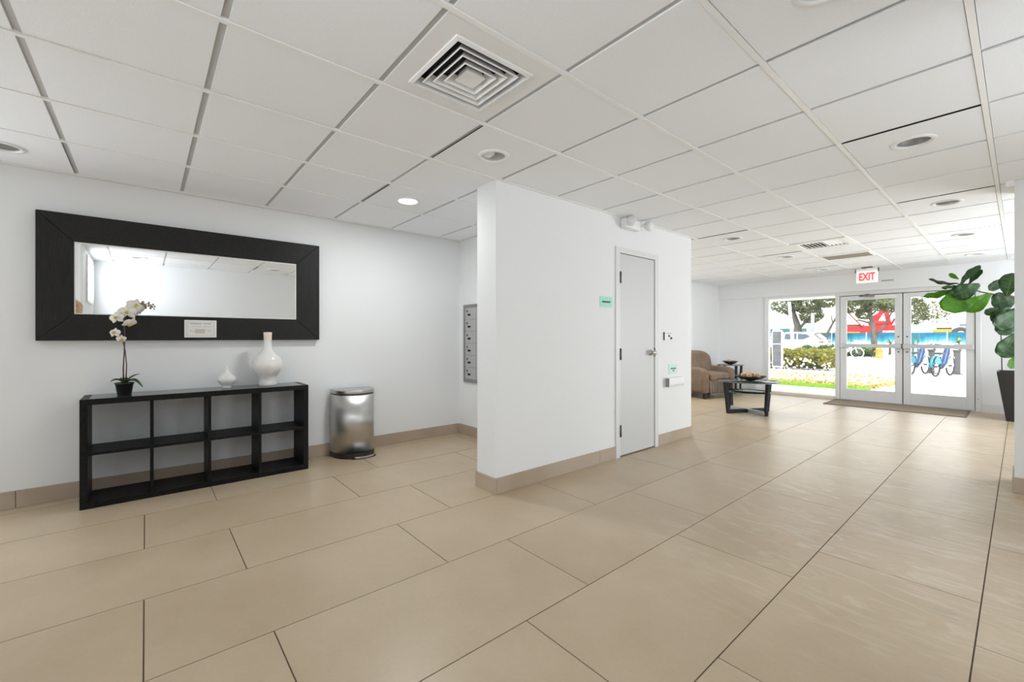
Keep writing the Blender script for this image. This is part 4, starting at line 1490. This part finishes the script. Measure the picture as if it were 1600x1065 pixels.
# grass strip and flowering ground cover along the building
q = MB()
R = random.Random(3)
for _ in range(5200):
    x, y = R.uniform(-6.2, -2.35), R.uniform(12.45, 13.35)
    hh = R.uniform(0.05, 0.14)
    a = R.uniform(0, 6.28)
    dx, dy = math.cos(a) * 0.012, math.sin(a) * 0.012
    q.add([(x - dx, y - dy, GZ), (x + dx, y + dy, GZ), (x + R.uniform(-0.04, 0.04), y + R.uniform(-0.04, 0.04), GZ + hh)], [(0, 1, 2)])
o = stuffy(q.build('lawn_grass', 'grass'))
tag(o, 'strip of bright green grass outside under the shop window', 'grass')
struct(box('ground_planting_bed', 'earth', -8.5, -2.35, 12.4, 17.2, -0.3, GZ + 0.008))
q = MB()
for _ in range(9000):
    x, y = R.uniform(-8.2, -2.05), R.uniform(13.4, 17.6)
    if x > -2.9 and (x + 2.9) ** 2 / 0.72 + (y - 15.4) ** 2 / 4.5 > 1:
        continue
    p = Vector((x, y, GZ + R.uniform(0.02, 0.14)))
    nn = Vector((R.gauss(0, 0.6), R.gauss(0, 0.6), 1)).normalized()
    a = Matrix.Rotation(R.uniform(0, 6.28), 3, nn) @ nn.orthogonal().normalized()
    b = nn.cross(a)
    s = R.uniform(0.03, 0.06)
    q.add([p - a * s, p - b * s * 0.6, p + a * s, p + b * s * 0.6], [(0, 1, 2, 3)])
gc = thing('ground_cover_bed', 'low yellow-green ground cover with pale blossoms outside beyond the grass strip', 'ground cover', (0, 0, 0))
stuffy(q.build('leaves', 'bed_leaf', gc))
q = MB()
for _ in range(2600):
    x, y = R.uniform(-8.2, -2.2), R.uniform(13.6, 17.6)
    if x > -2.9 and (x + 2.9) ** 2 / 0.72 + (y - 15.4) ** 2 / 4.5 > 1:
        continue
    p = Vector((x, y, GZ + R.uniform(0.10, 0.17)))
    s = R.uniform(0.025, 0.045)
    nn = Vector((R.gauss(0, 0.5), R.gauss(0, 0.5) - 0.3, 1)).normalized()
    a = nn.orthogonal().normalized()
    b = nn.cross(a)
    q.add([p + (a * math.cos(t) + b * math.sin(t)) * s for t in (0, 1.05, 2.09, 3.14, 4.19, 5.24)], [(0, 1, 2, 3, 4, 5)])
stuffy(q.build('blossoms', 'bed_flower', gc))

def hedge(name, label, x0, x1, y0, y1, hgt, m, n, seed, size=0.07):
    t = thing(name, label, 'hedge', ((x0 + x1) / 2, (y0 + y1) / 2, GZ))
    wx, wy = (x1 - x0) / 2, (y1 - y0) / 2
    R = random.Random(seed)
    blobs = []
    k = max(3, int((x1 - x0) / 0.45))
    for i in range(k):
        cx = -wx + (i + 0.5) * 2 * wx / k
        blobs.append(((cx, R.uniform(-0.1, 0.1), hgt * 0.55), (2 * wx / k * 0.8, wy, hgt * R.uniform(0.44, 0.52)), 1))
    stuffy(leaf_cloud(blobs, n, size, seed).build('foliage', m, t))
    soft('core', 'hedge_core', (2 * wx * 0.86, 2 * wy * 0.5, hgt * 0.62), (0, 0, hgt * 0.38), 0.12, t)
    if m == 'hedge_leaf':
        q = MB()
        for _ in range(110):
            p = Vector((R.uniform(-wx, wx), -wy * R.uniform(0.8, 1.02), hgt * R.uniform(0.12, 0.55)))
            s = R.uniform(0.025, 0.055)
            q.add([p + Vector((math.cos(a_) * s, R.uniform(-0.02, 0.02), math.sin(a_) * s)) for a_ in (0, 1.26, 2.51, 3.77, 5.03)], [(0, 1, 2, 3, 4)])
        stuffy(q.build('blossoms', 'bed_flower', t))
    for i in range(k):
        cx = -wx + (i + 0.5) * 2 * wx / k
        MB().tube([(cx, 0, 0), (cx + 0.04, 0, hgt * 0.5)], [0.02, 0.012], 6).build('stem', 'bark', t)
    return t
hedge('flower_hedge', 'yellow-green leafy hedge behind the grey information board outside', -8.0, -4.62, 19.6, 20.9, 0.84, 'hedge_leaf', 11000, 5, 0.07)
hedge('street_hedge', 'dark green low hedge along the street behind the white bicycle', -10.0, -5.9, 35.2, 36.0, 0.66, 'bush_leaf', 2200, 8, 0.09)
hedge('small_bush', 'dark bush at the rear of the parked white SUV', -8.75, -7.9, 34.0, 34.9, 0.80, 'bush_leaf', 900, 9, 0.08)

# information board
ib = thing('information_board', 'tall grey information board with white rounded frame before the hedge', 'sign board', (-6.28, 19.2, GZ), -0.35)
pts = []
for cx, cy, a0 in ((0.15, 1.50, 0), (-0.15, 1.50, PI / 2)):
    for k in range(7):
        a = a0 + PI / 2 * k / 6
        pts.append((cx + 0.07 * math.cos(a), cy + 0.07 * math.sin(a)))
pts += [(-0.22, 0.10), (0.22, 0.10)]
MB().prism(pts, -0.025, 0.025, 'Y').build('frame', 'outdoor_white', ib)
box('panel', 'board_grey', -0.185, 0.185, -0.03, -0.024, 1.04, 1.52, ib)
box('panel', 'board_grey', -0.185, 0.185, -0.03, -0.024, 0.15, 1.01, ib)
for s in (-1, 1):
    box('leg', 'outdoor_white', s * 0.16 - 0.02, s * 0.16 + 0.02, -0.02, 0.02, 0.0, 0.10, ib)

# parking sign and leaning white pole
ps = thing('parking_sign', 'small white street sign with red symbol above the grey board', 'street sign', (-8.35, 25.4, GZ))
MB().tube([(0, 0, 0), (0, 0, 2.2)], 0.025, 8).build('post', 'lamp_post_grey', ps)
box('plate', 'outdoor_white', -0.16, 0.16, -0.04, -0.03, 1.65, 2.15, ps)
MB().lathe([(0.07, 0), (0.10, 0), (0.10, -0.004), (0.07, -0.004)], 20, (0, -0.041, 1.97), 'Y').build('red_ring', 'sign_red', ps)
box('red_bar', 'sign_red', -0.09, 0.09, -0.045, -0.041, 1.76, 1.79, ps)
wp = MB().tube([(-9.05, 30.5, GZ), (-9.35, 30.6, 3.4)], [0.10, 0.085], 12).build('white_pole', 'outdoor_white')
tag(wp, 'slender white pole standing in front of the parked SUV', 'pole')
lp = MB().tube([(-10.6, 40.0, GZ), (-10.6, 40.0, 3.1)], [0.14, 0.12], 12).build('grey_post', 'lamp_post_grey')
tag(lp, 'grey round post rising behind the parked white SUV', 'post')

# white SUV, nose towards -X
car = thing('parked_suv', 'white SUV parked on the street behind the hedge', 'car', (-11.35, 37.1, GZ - 0.02))
CWD = 0.93
low = [(-2.35, 0.45), (-2.30, 0.85), (-1.35, 1.05), (-0.2, 1.10), (1.9, 1.14), (2.28, 1.10), (2.36, 0.80), (2.32, 0.38)]
def arch(cx, r=0.42):
    return [(cx + r * math.cos(a), 0.36 + r * math.sin(a)) for a in [PI * k / 10 for k in range(11)]]
low += [(1.95, 0.30)] + arch(1.42) + [(0.9, 0.26), (-0.9, 0.26)] + arch(-1.45) + [(-2.0, 0.30)]
MB().prism(low, -CWD, CWD, 'Y').build('body', 'car_white', car, 0.05, 3)
cab = MB()
cp = [(-1.30, 1.06), (-0.60, 1.62), (0.4, 1.72), (1.6, 1.68), (2.22, 1.12)]
nn_ = len(cp)
vs = [(x, -CWD + (0.02 if z < 1.2 else 0.17), z) for x, z in cp] + [(x, CWD - (0.02 if z < 1.2 else 0.17), z) for x, z in cp]
cab.add(vs, [tuple(range(nn_)), tuple(range(2 * nn_ - 1, nn_ - 1, -1))] + [(i, (i + 1) % nn_, nn_ + (i + 1) % nn_, nn_ + i) for i in range(nn_)])
cab.build('cabin', 'car_white', car, 0.04, 3)
def side_win(poly):
    for s in (-1, 1):
        q = MB()
        vs = []
        for off in (0.0, 0.012):
            for x, z in poly:
                y = CWD - 0.02 - 0.15 * max(0, (z - 1.12)) / 0.52 + 0.006 + off
                vs.append((x, s * y, z))
        n = len(poly)
        q.add(vs, [tuple(range(n)), tuple(range(2 * n - 1, n - 1, -1))] + [(i, (i + 1) % n, n + (i + 1) % n, n + i) for i in range(n)])
        q.build('side_window', 'car_glass', car)
side_win([(-1.05, 1.17), (-0.55, 1.55), (-0.1, 1.58), (-0.1, 1.17)])
side_win([(-0.02, 1.17), (-0.02, 1.58), (0.75, 1.60), (0.75, 1.17)])
side_win([(0.83, 1.17), (0.83, 1.60), (1.35, 1.55), (1.62, 1.38), (1.2, 1.17)])
q = MB()
q.add([(1.68, -0.70, 1.64), (1.68, 0.70, 1.64), (2.18, 0.82, 1.20), (2.18, -0.82, 1.20)], [(0, 1, 2, 3)])
o = q.build('rear_window', 'car_glass', car)
o.location = (0.035, 0, 0.03)
for s in (-1, 1):
    box('tail_light', 'tail_light', 2.15, 2.37, s * 0.60, s * (CWD + 0.005), 0.92, 1.06, car, 0.02)
    for cx in (-1.45, 1.42):
        w_ = MB().lathe([(0.20, 0.11), (0.33, 0.11), (0.355, 0.08), (0.355, -0.08), (0.33, -0.11), (0.20, -0.11)], 28, (cx, s * (CWD - 0.12), 0.355), 'Y').build('wheel', 'tyre', car)
        MB().lathe([(0.0, 0.06), (0.06, 0.07), (0.20, 0.10), (0.215, 0.08), (0.215, -0.08), (0.20, -0.10), (0.06, -0.07), (0, -0.06)], 20, (cx, s * (CWD - 0.12), 0.355), 'Y').build('rim', 'rim', w_)
box('lower_trim', 'tyre', 1.9, 2.34, -CWD + 0.03, CWD - 0.03, 0.28, 0.40, car, 0.02)
box('door_sill', 'tyre', -0.95, 0.95, -CWD - 0.004, CWD + 0.004, 0.25, 0.32, car)

# trees
def tree(name, label, loc, trunk, branches, blobs, n, size, seed):
    t = thing(name, label, 'tree', loc, 0, 'street trees')
    MB().tube(trunk[0], trunk[1], 10).build('trunk', 'bark', t)
    for pts_, rs_ in branches:
        MB().tube(pts_, rs_, 8).build('branch', 'bark', t)
    stuffy(leaf_cloud(blobs, n, size, seed).build('foliage', 'tree_leaf', t))
    return t
tree('street_tree', 'thick-trunked tree behind the roof of the parked SUV', (-12.15, 42.0, GZ),
     ([(0.2, 0, 0), (0.05, 0, 1.4), (-0.1, 0, 2.4), (-0.35, 0, 3.3), (-0.5, 0, 4.2)], [0.42, 0.30, 0.24, 0.18, 0.10]),
     [([(-0.05, 0, 1.9), (0.6, 0, 2.7), (1.1, 0.1, 3.4)], [0.14, 0.10, 0.06]), ([(-0.25, 0, 2.9), (-1.1, 0, 3.5), (-1.6, 0, 4.1)], [0.12, 0.08, 0.05]), ([(0.15, 0, 1.0), (0.8, 0, 1.55), (1.1, 0, 1.5)], [0.10, 0.07, 0.04])],
     [((0.9, 0, 3.2), (0.9, 0.9, 0.75), 1.2), ((-0.9, 0, 4.0), (1.2, 1.0, 0.7), 1), ((0.6, 0, 4.2), (1.3, 1.2, 0.9), 1.5), ((2.0, 0, 4.3), (0.9, 0.8, 0.6), 0.8), ((-0.3, 0, 5.0), (1.6, 1.4, 0.8), 1.2)], 4600, 0.13, 21)
tree('street_tree', 'slender leaning tree right of the parked SUV roof', (-10.88, 44.5, GZ),
     ([(0, 0, 0), (0.1, 0, 1.5), (0.5, 0, 2.4), (1.0, 0, 3.4), (1.2, 0, 4.2)], [0.12, 0.10, 0.085, 0.07, 0.04]),
     [([(0.55, 0, 2.5), (0.45, 0, 3.0), (0.5, 0, 3.3)], [0.05, 0.04, 0.02])],
     [((1.6, 0, 4.4), (1.1, 0.9, 0.55), 1), ((0.8, 0, 4.9), (1.0, 0.9, 0.6), 0.8)], 900, 0.12, 22)
tree('street_tree', 'tree with grey forked trunk behind the left glass door', (-7.1, 41.0, GZ),
     ([(0.12, 0, 0), (0.08, 0, 1.2), (0.0, 0, 2.2), (-0.12, 0, 3.0), (-0.15, 0, 3.9), (-0.1, 0, 4.6)], [0.20, 0.17, 0.15, 0.12, 0.09, 0.05]),
     [([(0.08, 0, 1.3), (0.5, 0, 1.9), (0.9, 0, 2.6), (1.1, 0, 3.2)], [0.09, 0.07, 0.055, 0.04]), ([(-0.02, 0, 2.3), (-0.8, 0, 2.6), (-1.0, 0, 2.55)], [0.08, 0.05, 0.03]), ([(-0.1, 0, 2.9), (0.4, 0, 3.5), (0.7, 0, 4.0)], [0.06, 0.05, 0.03])],
     [((-0.9, 0, 3.7), (0.95, 0.8, 0.65), 1.3), ((0.2, 0, 3.9), (0.9, 0.8, 0.7), 1.2), ((1.1, 0, 3.8), (0.8, 0.7, 0.75), 1), ((-0.5, 0, 3.0), (0.5, 0.5, 0.35), 0.4), ((0, 0, 4.8), (1.6, 1.2, 0.7), 1)], 3400, 0.12, 23)
tree('street_tree', 'sparse tree crown beyond the right glass door under fig leaves', (-4.42, 33.0, GZ),
     ([(0, 0, 0), (0.0, 0, 1.5), (0.05, 0, 2.6), (0.2, 0, 3.6)], [0.14, 0.12, 0.09, 0.05]),
     [([(0.03, 0, 2.0), (0.7, 0, 2.7), (1.3, 0, 3.0)], [0.06, 0.04, 0.02])],
     [((0.55, 0, 2.75), (0.6, 0.6, 0.75), 2.0), ((1.25, 0, 2.75), (0.75, 0.6, 0.55), 0.7), ((0.0, 0, 3.7), (1.3, 1.0, 0.6), 1), ((1.6, 0, 2.35), (0.5, 0.4, 0.35), 0.10)], 2600, 0.075, 24)

# hoarding fence with printed banner
fn = thing('site_fence', 'long hoarding fence with blue and white printed panels across the street', 'fence', (0, 46.2, GZ))
pm = MB().box(0.02, 2.38, -0.03, 0.03, 0.05, 1.68).mesh('banner_panel', 'banner')
pstm = MB().box(-0.03, 0.03, -0.045, 0.045, 0, 1.72).mesh('post', 'outdoor_white')
for q_ in range(9):
    o = link('panel', pm, fn)
    o.location = (-18.0 + q_ * 2.4, 0, 0)
    o = link('post', pstm, fn)
    o.location = (-18.0 + q_ * 2.4, 0, 0)

# red crane behind the fence
cr = thing('red_crane', 'red crawler crane with raised frame and lattice boom behind the fence', 'crane', (-9.3, 53.0, GZ))
box('chassis', 'machine_dark', -1.9, 1.5, -0.9, 0.9, 0.0, 1.3, cr, 0.1)
box('deck', 'crane_red', -2.6, 2.0, -0.8, 0.8, 1.60, 2.42, cr, 0.05)
box('deck_top', 'machine_dark', -2.6, -0.6, -0.75, 0.75, 2.42, 2.55, cr)
box('engine_house', 'crane_red', -0.1, 1.2, -0.7, 0.7, 2.42, 2.85, cr, 0.1)
MB().bar((0.25, 0, 2.7), (1.05, 0, 4.2), 0.34, 0.34).build('mast', 'crane_red', cr)
MB().bar((1.35, 0, 2.4), (1.05, 0, 4.2), 0.34, 0.34).build('mast', 'crane_red', cr)
MB().bar((-0.15, 0, 3.0), (1.0, 0, 3.75), 0.22, 0.26).build('mast', 'crane_red', cr)
MB().bar((1.45, 0, 2.45), (1.75, 0, 3.05), 0.14, 0.16).build('gantry', 'crane_red', cr)
MB().bar((1.75, 0, 3.05), (2.0, 0, 2.45), 0.14, 0.16).build('gantry', 'crane_red', cr)
for dz, m_ in ((0.0, 'crane_red'), (0.24, 'crane_white')):
    MB().tube([(-0.45, -0.85, 2.25 + dz), (-1.95, -0.85, 4.15 + dz), (-4.2, -0.85, 7.0 + dz)], 0.06, 6).build('boom_chord', m_, cr)
for k in range(16):
    t0, t1 = k / 16, (k + 1) / 16
    MB().tube([(-0.45 - 3.75 * t0, -0.85, 2.25 + 4.75 * t0 + (0.24 if k % 2 else 0)), (-0.45 - 3.75 * t1, -0.85, 2.25 + 4.75 * t1 + (0 if k % 2 else 0.24))], 0.025, 5).build('boom_lacing', 'crane_white', cr)
for q_ in range(5):
    box('lettering', 'crane_white', 1.0 + q_ * 0.17, 1.13 + q_ * 0.17, -0.815, -0.80, 1.75, 1.92, cr)

yb = thing('yellow_beam', 'long yellow barrier beam just above the blue fence', 'barrier', (-12.2, 50.0, GZ))
box('beam', 'machine_yellow', -1.8, 2.6, -0.15, 0.15, 1.60, 1.80, yb, 0.02)
for s in (-1.5, 2.2):
    box('foot', 'machine_dark', s - 0.1, s + 0.1, -0.15, 0.15, 0.0, 1.60, yb)

# yellow loader behind the fence
ld = thing('yellow_loader', 'yellow construction loader with dark wheel behind the pale fence', 'loader', (-3.6, 54.5, GZ + 0.0))
box('body', 'machine_yellow', -1.5, -0.2, -0.7, 0.7, 1.55, 2.02, ld, 0.06)
box('engine_hood', 'machine_dark', -1.3, -0.3, -0.6, 0.6, 2.02, 2.18, ld, 0.05)
box('cab', 'crane_white', -0.35, 0.15, -0.6, 0.6, 2.02, 2.55, ld, 0.05)
box('boom_arm', 'machine_dark', 0.15, 1.0, -0.5, -0.3, 2.30, 2.42, ld)
MB().bar((0.45, -0.4, 1.75), (1.1, -0.4, 2.2), 0.3, 0.34).build('bucket_arm', 'machine_yellow', ld)
for cx in (-1.2, 0.25):
    MB().lathe([(0.25, 0.15), (0.55, 0.15), (0.6, 0.1), (0.6, -0.1), (0.55, -0.15), (0.25, -0.15), (0.25, 0.15)], 22, (cx, -0.75, 1.60 if cx > 0 else 0.6), 'Y').build('wheel', 'machine_dark', ld)
box('undercarriage', 'machine_dark', -1.6, 1.0, -0.6, 0.6, 0.0, 1.35, ld)
box('container', 'far_window', 0.35, 2.2, 1.5, 3.0, 0.0, 3.0, ld)

# buildings far behind
def far_building(name, label, x0, x1, y, h_, wins, m='far_building'):
    t = thing(name, label, 'building', ((x0 + x1) / 2, y, GZ))
    hw = (x1 - x0) / 2
    box('wall', m, -hw, hw, 0, 8, 0, h_, t)
    for (a, b, c_, d_, mm) in wins:
        w_ = box('window', mm, a, b, -0.05, 0.0, c_, d_, t)
    box('parapet', m, -hw - 0.2, hw + 0.2, -0.2, 8.2, h_, h_ + 0.5, t)
    return t
far_building('white_apartments', 'white building with grey window bays far left behind the street sign', -34, -18.6, 72, 16,
             [(-1.2 + 0.2, -0.2, 3.6, 7.0, 'far_window'), (1.2, 2.2, 3.6, 7.4, 'far_window'), (4.0, 4.6, 4, 7.4, 'far_window'), (-6, 6.5, 0.2, 2.6, 'shop_green')])
far_building('white_hall', 'broad white building wall behind the construction fence', -17.8, 16, 80, 5.2, [(-1.0, 0.0, 3.6, 3.9, 'far_window'), (15.0, 17.0, 3.5, 4.0, 'far_window')])
far_building('glass_office', 'teal glass office block showing through the left door tree', -16.6, -12.6, 92, 9.0,
             [(-1.9 + i * 0.8, -1.25 + i * 0.8, 5.3 + j * 0.8, 5.95 + j * 0.8, 'far_glass') for i in range(5) for j in range(4)], 'far_glass')

# share bikes
def share_bike(name, label, rear, ang, frame_m, fender_m, group=None, basket=True, tyre_m='tyre'):
    t = thing(name, label, 'bicycle', (rear[0], rear[1], GZ), ang, group)
    r = 0.33
    for cx in (0.0, 1.08):
        w_ = MB().lathe([(r - 0.04, 0.022), (r - 0.01, 0.022), (r + 0.004, 0), (r - 0.01, -0.022), (r - 0.04, -0.022), (r - 0.04, 0.022)], 32, (cx, 0, r), 'Y').build('wheel', tyre_m, t)
        sp = MB()
        for k in range(10):
            a = PI * 2 * k / 10
            sp.tube([(cx, 0, r), (cx + (r - 0.03) * math.cos(a), 0, r + (r - 0.03) * math.sin(a))], 0.003, 4, False)
        sp.build('spokes', 'rim', w_)
        MB().lathe([(0, 0.04), (0.03, 0.04), (0.03, -0.04), (0, -0.04)], 12, (cx, 0, r), 'Y').build('hub', 'machine_dark', w_)
    fr = MB()
    fr.tube([(0.42, 0, 0.32), (0.33, 0, 0.64)], 0.030, 8)
    fr.tube([(0.42, 0, 0.32), (0.62, 0, 0.44), (0.82, 0, 0.80), (0.88, 0, 0.98)], [0.06, 0.075, 0.085, 0.06], 10)
    fr.tube([(0.0, 0.06, r), (0.42, 0.03, 0.32)], 0.014, 6)
    fr.tube([(0.0, -0.06, r), (0.42, -0.03, 0.32)], 0.014, 6)
    fr.tube([(0.0, 0.06, r), (0.34, 0.02, 0.62)], 0.012, 6)
    fr.tube([(0.0, -0.06, r), (0.34, -0.02, 0.62)], 0.012, 6)
    fr.build('frame', frame_m, t)
    fk = MB()
    fk.tube([(1.08, 0.07, r), (0.97, 0.06, 0.70), (0.90, 0.0, 0.98)], 0.028, 8)
    fk.tube([(1.08, -0.07, r), (0.97, -0.06, 0.70), (0.90, 0.0, 0.98)], 0.028, 8)
    fk.build('fork', 'bike_white', t)
    for cx, mm in ((0.0, fender_m), (1.08, 'bike_white')):
        q = MB()
        vs, fs = [], []
        for k in range(13):
            a = PI * (0.02 + 1.0 * k / 12) if cx == 0 else PI * (0.25 + 0.8 * k / 12)
            x, z = cx + (r + 0.025) * math.cos(a), r + (r + 0.025) * math.sin(a)
            vs += [(x, -0.035, z), (x, 0.035, z)]
        for k in range(12):
            fs.append((k * 2, k * 2 + 1, k * 2 + 3, k * 2 + 2))
        q.add(vs, fs, True)
        o = q.build('mudguard', mm, t)
        sm = o.modifiers.new('thickness', 'SOLIDIFY')
        sm.thickness = 0.006
    if fender_m == 'bike_teal':
        for s in (-1, 1):
            q = MB()
            q.prism([(0.30 * math.cos(a) * 0.9, r + 0.33 * math.sin(a)) for a in [PI * (0.12 + 0.72 * k / 10) for k in range(11)]] + [(-0.05, r + 0.08), (0.08, r + 0.08)], s * 0.055, s * 0.06, 'Y')
            q.build('wheel_guard', 'bike_teal', t)
    soft('saddle', 'machine_dark', (0.27, 0.19, 0.07), (0.28, 0, 0.76), 0.028, t)
    MB().tube([(0.33, 0, 0.60), (0.30, 0, 0.74)], 0.016, 8).build('seat_post', 'rim', t)
    hb = MB()
    hb.tube([(0.78, 0.30, 1.06), (0.86, 0.22, 1.05), (0.90, 0.0, 1.0), (0.86, -0.22, 1.05), (0.78, -0.30, 1.06)], 0.013, 8)
    hb.build('handlebar', 'machine_dark', t)
    if basket:
        soft('basket', 'bike_white', (0.26, 0.34, 0.22), (1.10, 0, 0.98), 0.03, t)
    MB().lathe([(0, 0.03), (0.08, 0.03), (0.08, -0.03), (0, -0.03)], 14, (0.42, 0, 0.32), 'Y').build('crank', 'machine_dark', t)
    return t
share_bike('share_bicycle', 'blue and white share bicycle, fully seen through the right glass door', (-1.80, 19.65), 1.33, 'bike_blue', 'bike_teal', 'share bicycles at their docks')
share_bike('share_bicycle', 'blue and white share bicycle cut off by the middle of the double doors', (-2.44, 19.95), 1.33, 'bike_blue', 'bike_teal', 'share bicycles at their docks')
share_bike('white_bicycle', 'pale bicycle with big white basket parked at kerb behind left door', (-7.62, 33.5), 0.05, 'bike_white', 'bike_white', None, True, 'bike_white')
for lab, x in (('grey docking post behind the fully seen blue share bicycle', -1.44), ('grey docking post behind the share bicycle nearest the door stile', -2.08)):
    t = thing('bike_dock', lab, 'dock', (x, 21.55, GZ), 0.1, 'bicycle docking posts')
    box('post', 'dock_grey', -0.085, 0.085, -0.12, 0.12, 0.0, 0.82, t, 0.02)
    soft('dock_head', 'dock_grey', (0.22, 0.26, 0.16), (0, -0.02, 0.86), 0.05, t)
    box('base_plate', 'dock_grey', -0.16, 0.16, -0.2, 0.2, 0.0, 0.02, t)

# hydrant, twin posts, little palms
hy_ = thing('fire_hydrant', 'yellow hydrant with flared base at the kerb behind left door', 'hydrant', (-5.69, 34.6, GZ))
MB().lathe([(0, 0), (0.24, 0), (0.24, 0.05), (0.17, 0.10), (0.15, 0.45), (0.16, 0.5), (0.16, 0.56), (0.12, 0.64), (0.04, 0.70), (0.04, 0.74), (0, 0.745)], 20).build('body', 'hydrant_yellow', hy_)
MB().tube([(-0.22, 0, 0.42), (0.22, 0, 0.42)], 0.06, 10).build('nozzle', 'hydrant_yellow', hy_)
tp_ = thing('twin_posts', 'pair of dark green posts joined on top seen in right door', 'posts', (-3.48, 30.0, GZ))
for x in (-0.10, 0.10):
    box('post', 'shop_green', x - 0.045, x + 0.045, -0.05, 0.05, 0.0, 1.30 + (0.18 if x > 0 else 0), tp_, 0.01)
box('crossbar', 'shop_green', -0.10, 0.06, -0.04, 0.04, 1.20, 1.28, tp_)
def palm(label, loc, hgt, R_, seed):
    t = thing('small_palm', label, 'palm', loc, 0, 'small spiky palms')
    MB().tube([(0, 0, 0), (0.03, 0, hgt)], [0.08, 0.06], 8).build('trunk', 'bark', t)
    rr = random.Random(seed)
    for k in range(11):
        a = k * 2 * PI / 11 + rr.uniform(-0.2, 0.2)
        el = rr.uniform(0.1, 1.1)
        d = Vector((math.cos(a) * math.cos(el), math.sin(a) * math.cos(el), math.sin(el)))
        L = R_ * rr.uniform(0.8, 1.1)
        s = Vector((-math.sin(a), math.cos(a), 0))
        q = MB()
        vs = []
        for i, (t_, w_) in enumerate(((0, 0.02), (0.35, 0.05), (0.7, 0.04), (1, 0.004))):
            p = Vector((0.03, 0, hgt)) + d * (L * t_) + Vector((0, 0, -0.25 * L * t_ * t_))
            vs += [p - s * w_, p + s * w_]
        q.add(vs, [(0, 1, 3, 2), (2, 3, 5, 4), (4, 5, 7, 6)])
        o = q.build('frond', 'palm_leaf', t)
        sm = o.modifiers.new('thickness', 'SOLIDIFY')
        sm.thickness = 0.008
palm('small spiky palm by the fence seen in right door', (-2.64, 40.0, GZ), 1.0, 0.60, 1)
palm('small spiky palm at the right edge of the left door glass', (-6.35, 42.5, GZ), 0.85, 0.6, 2)
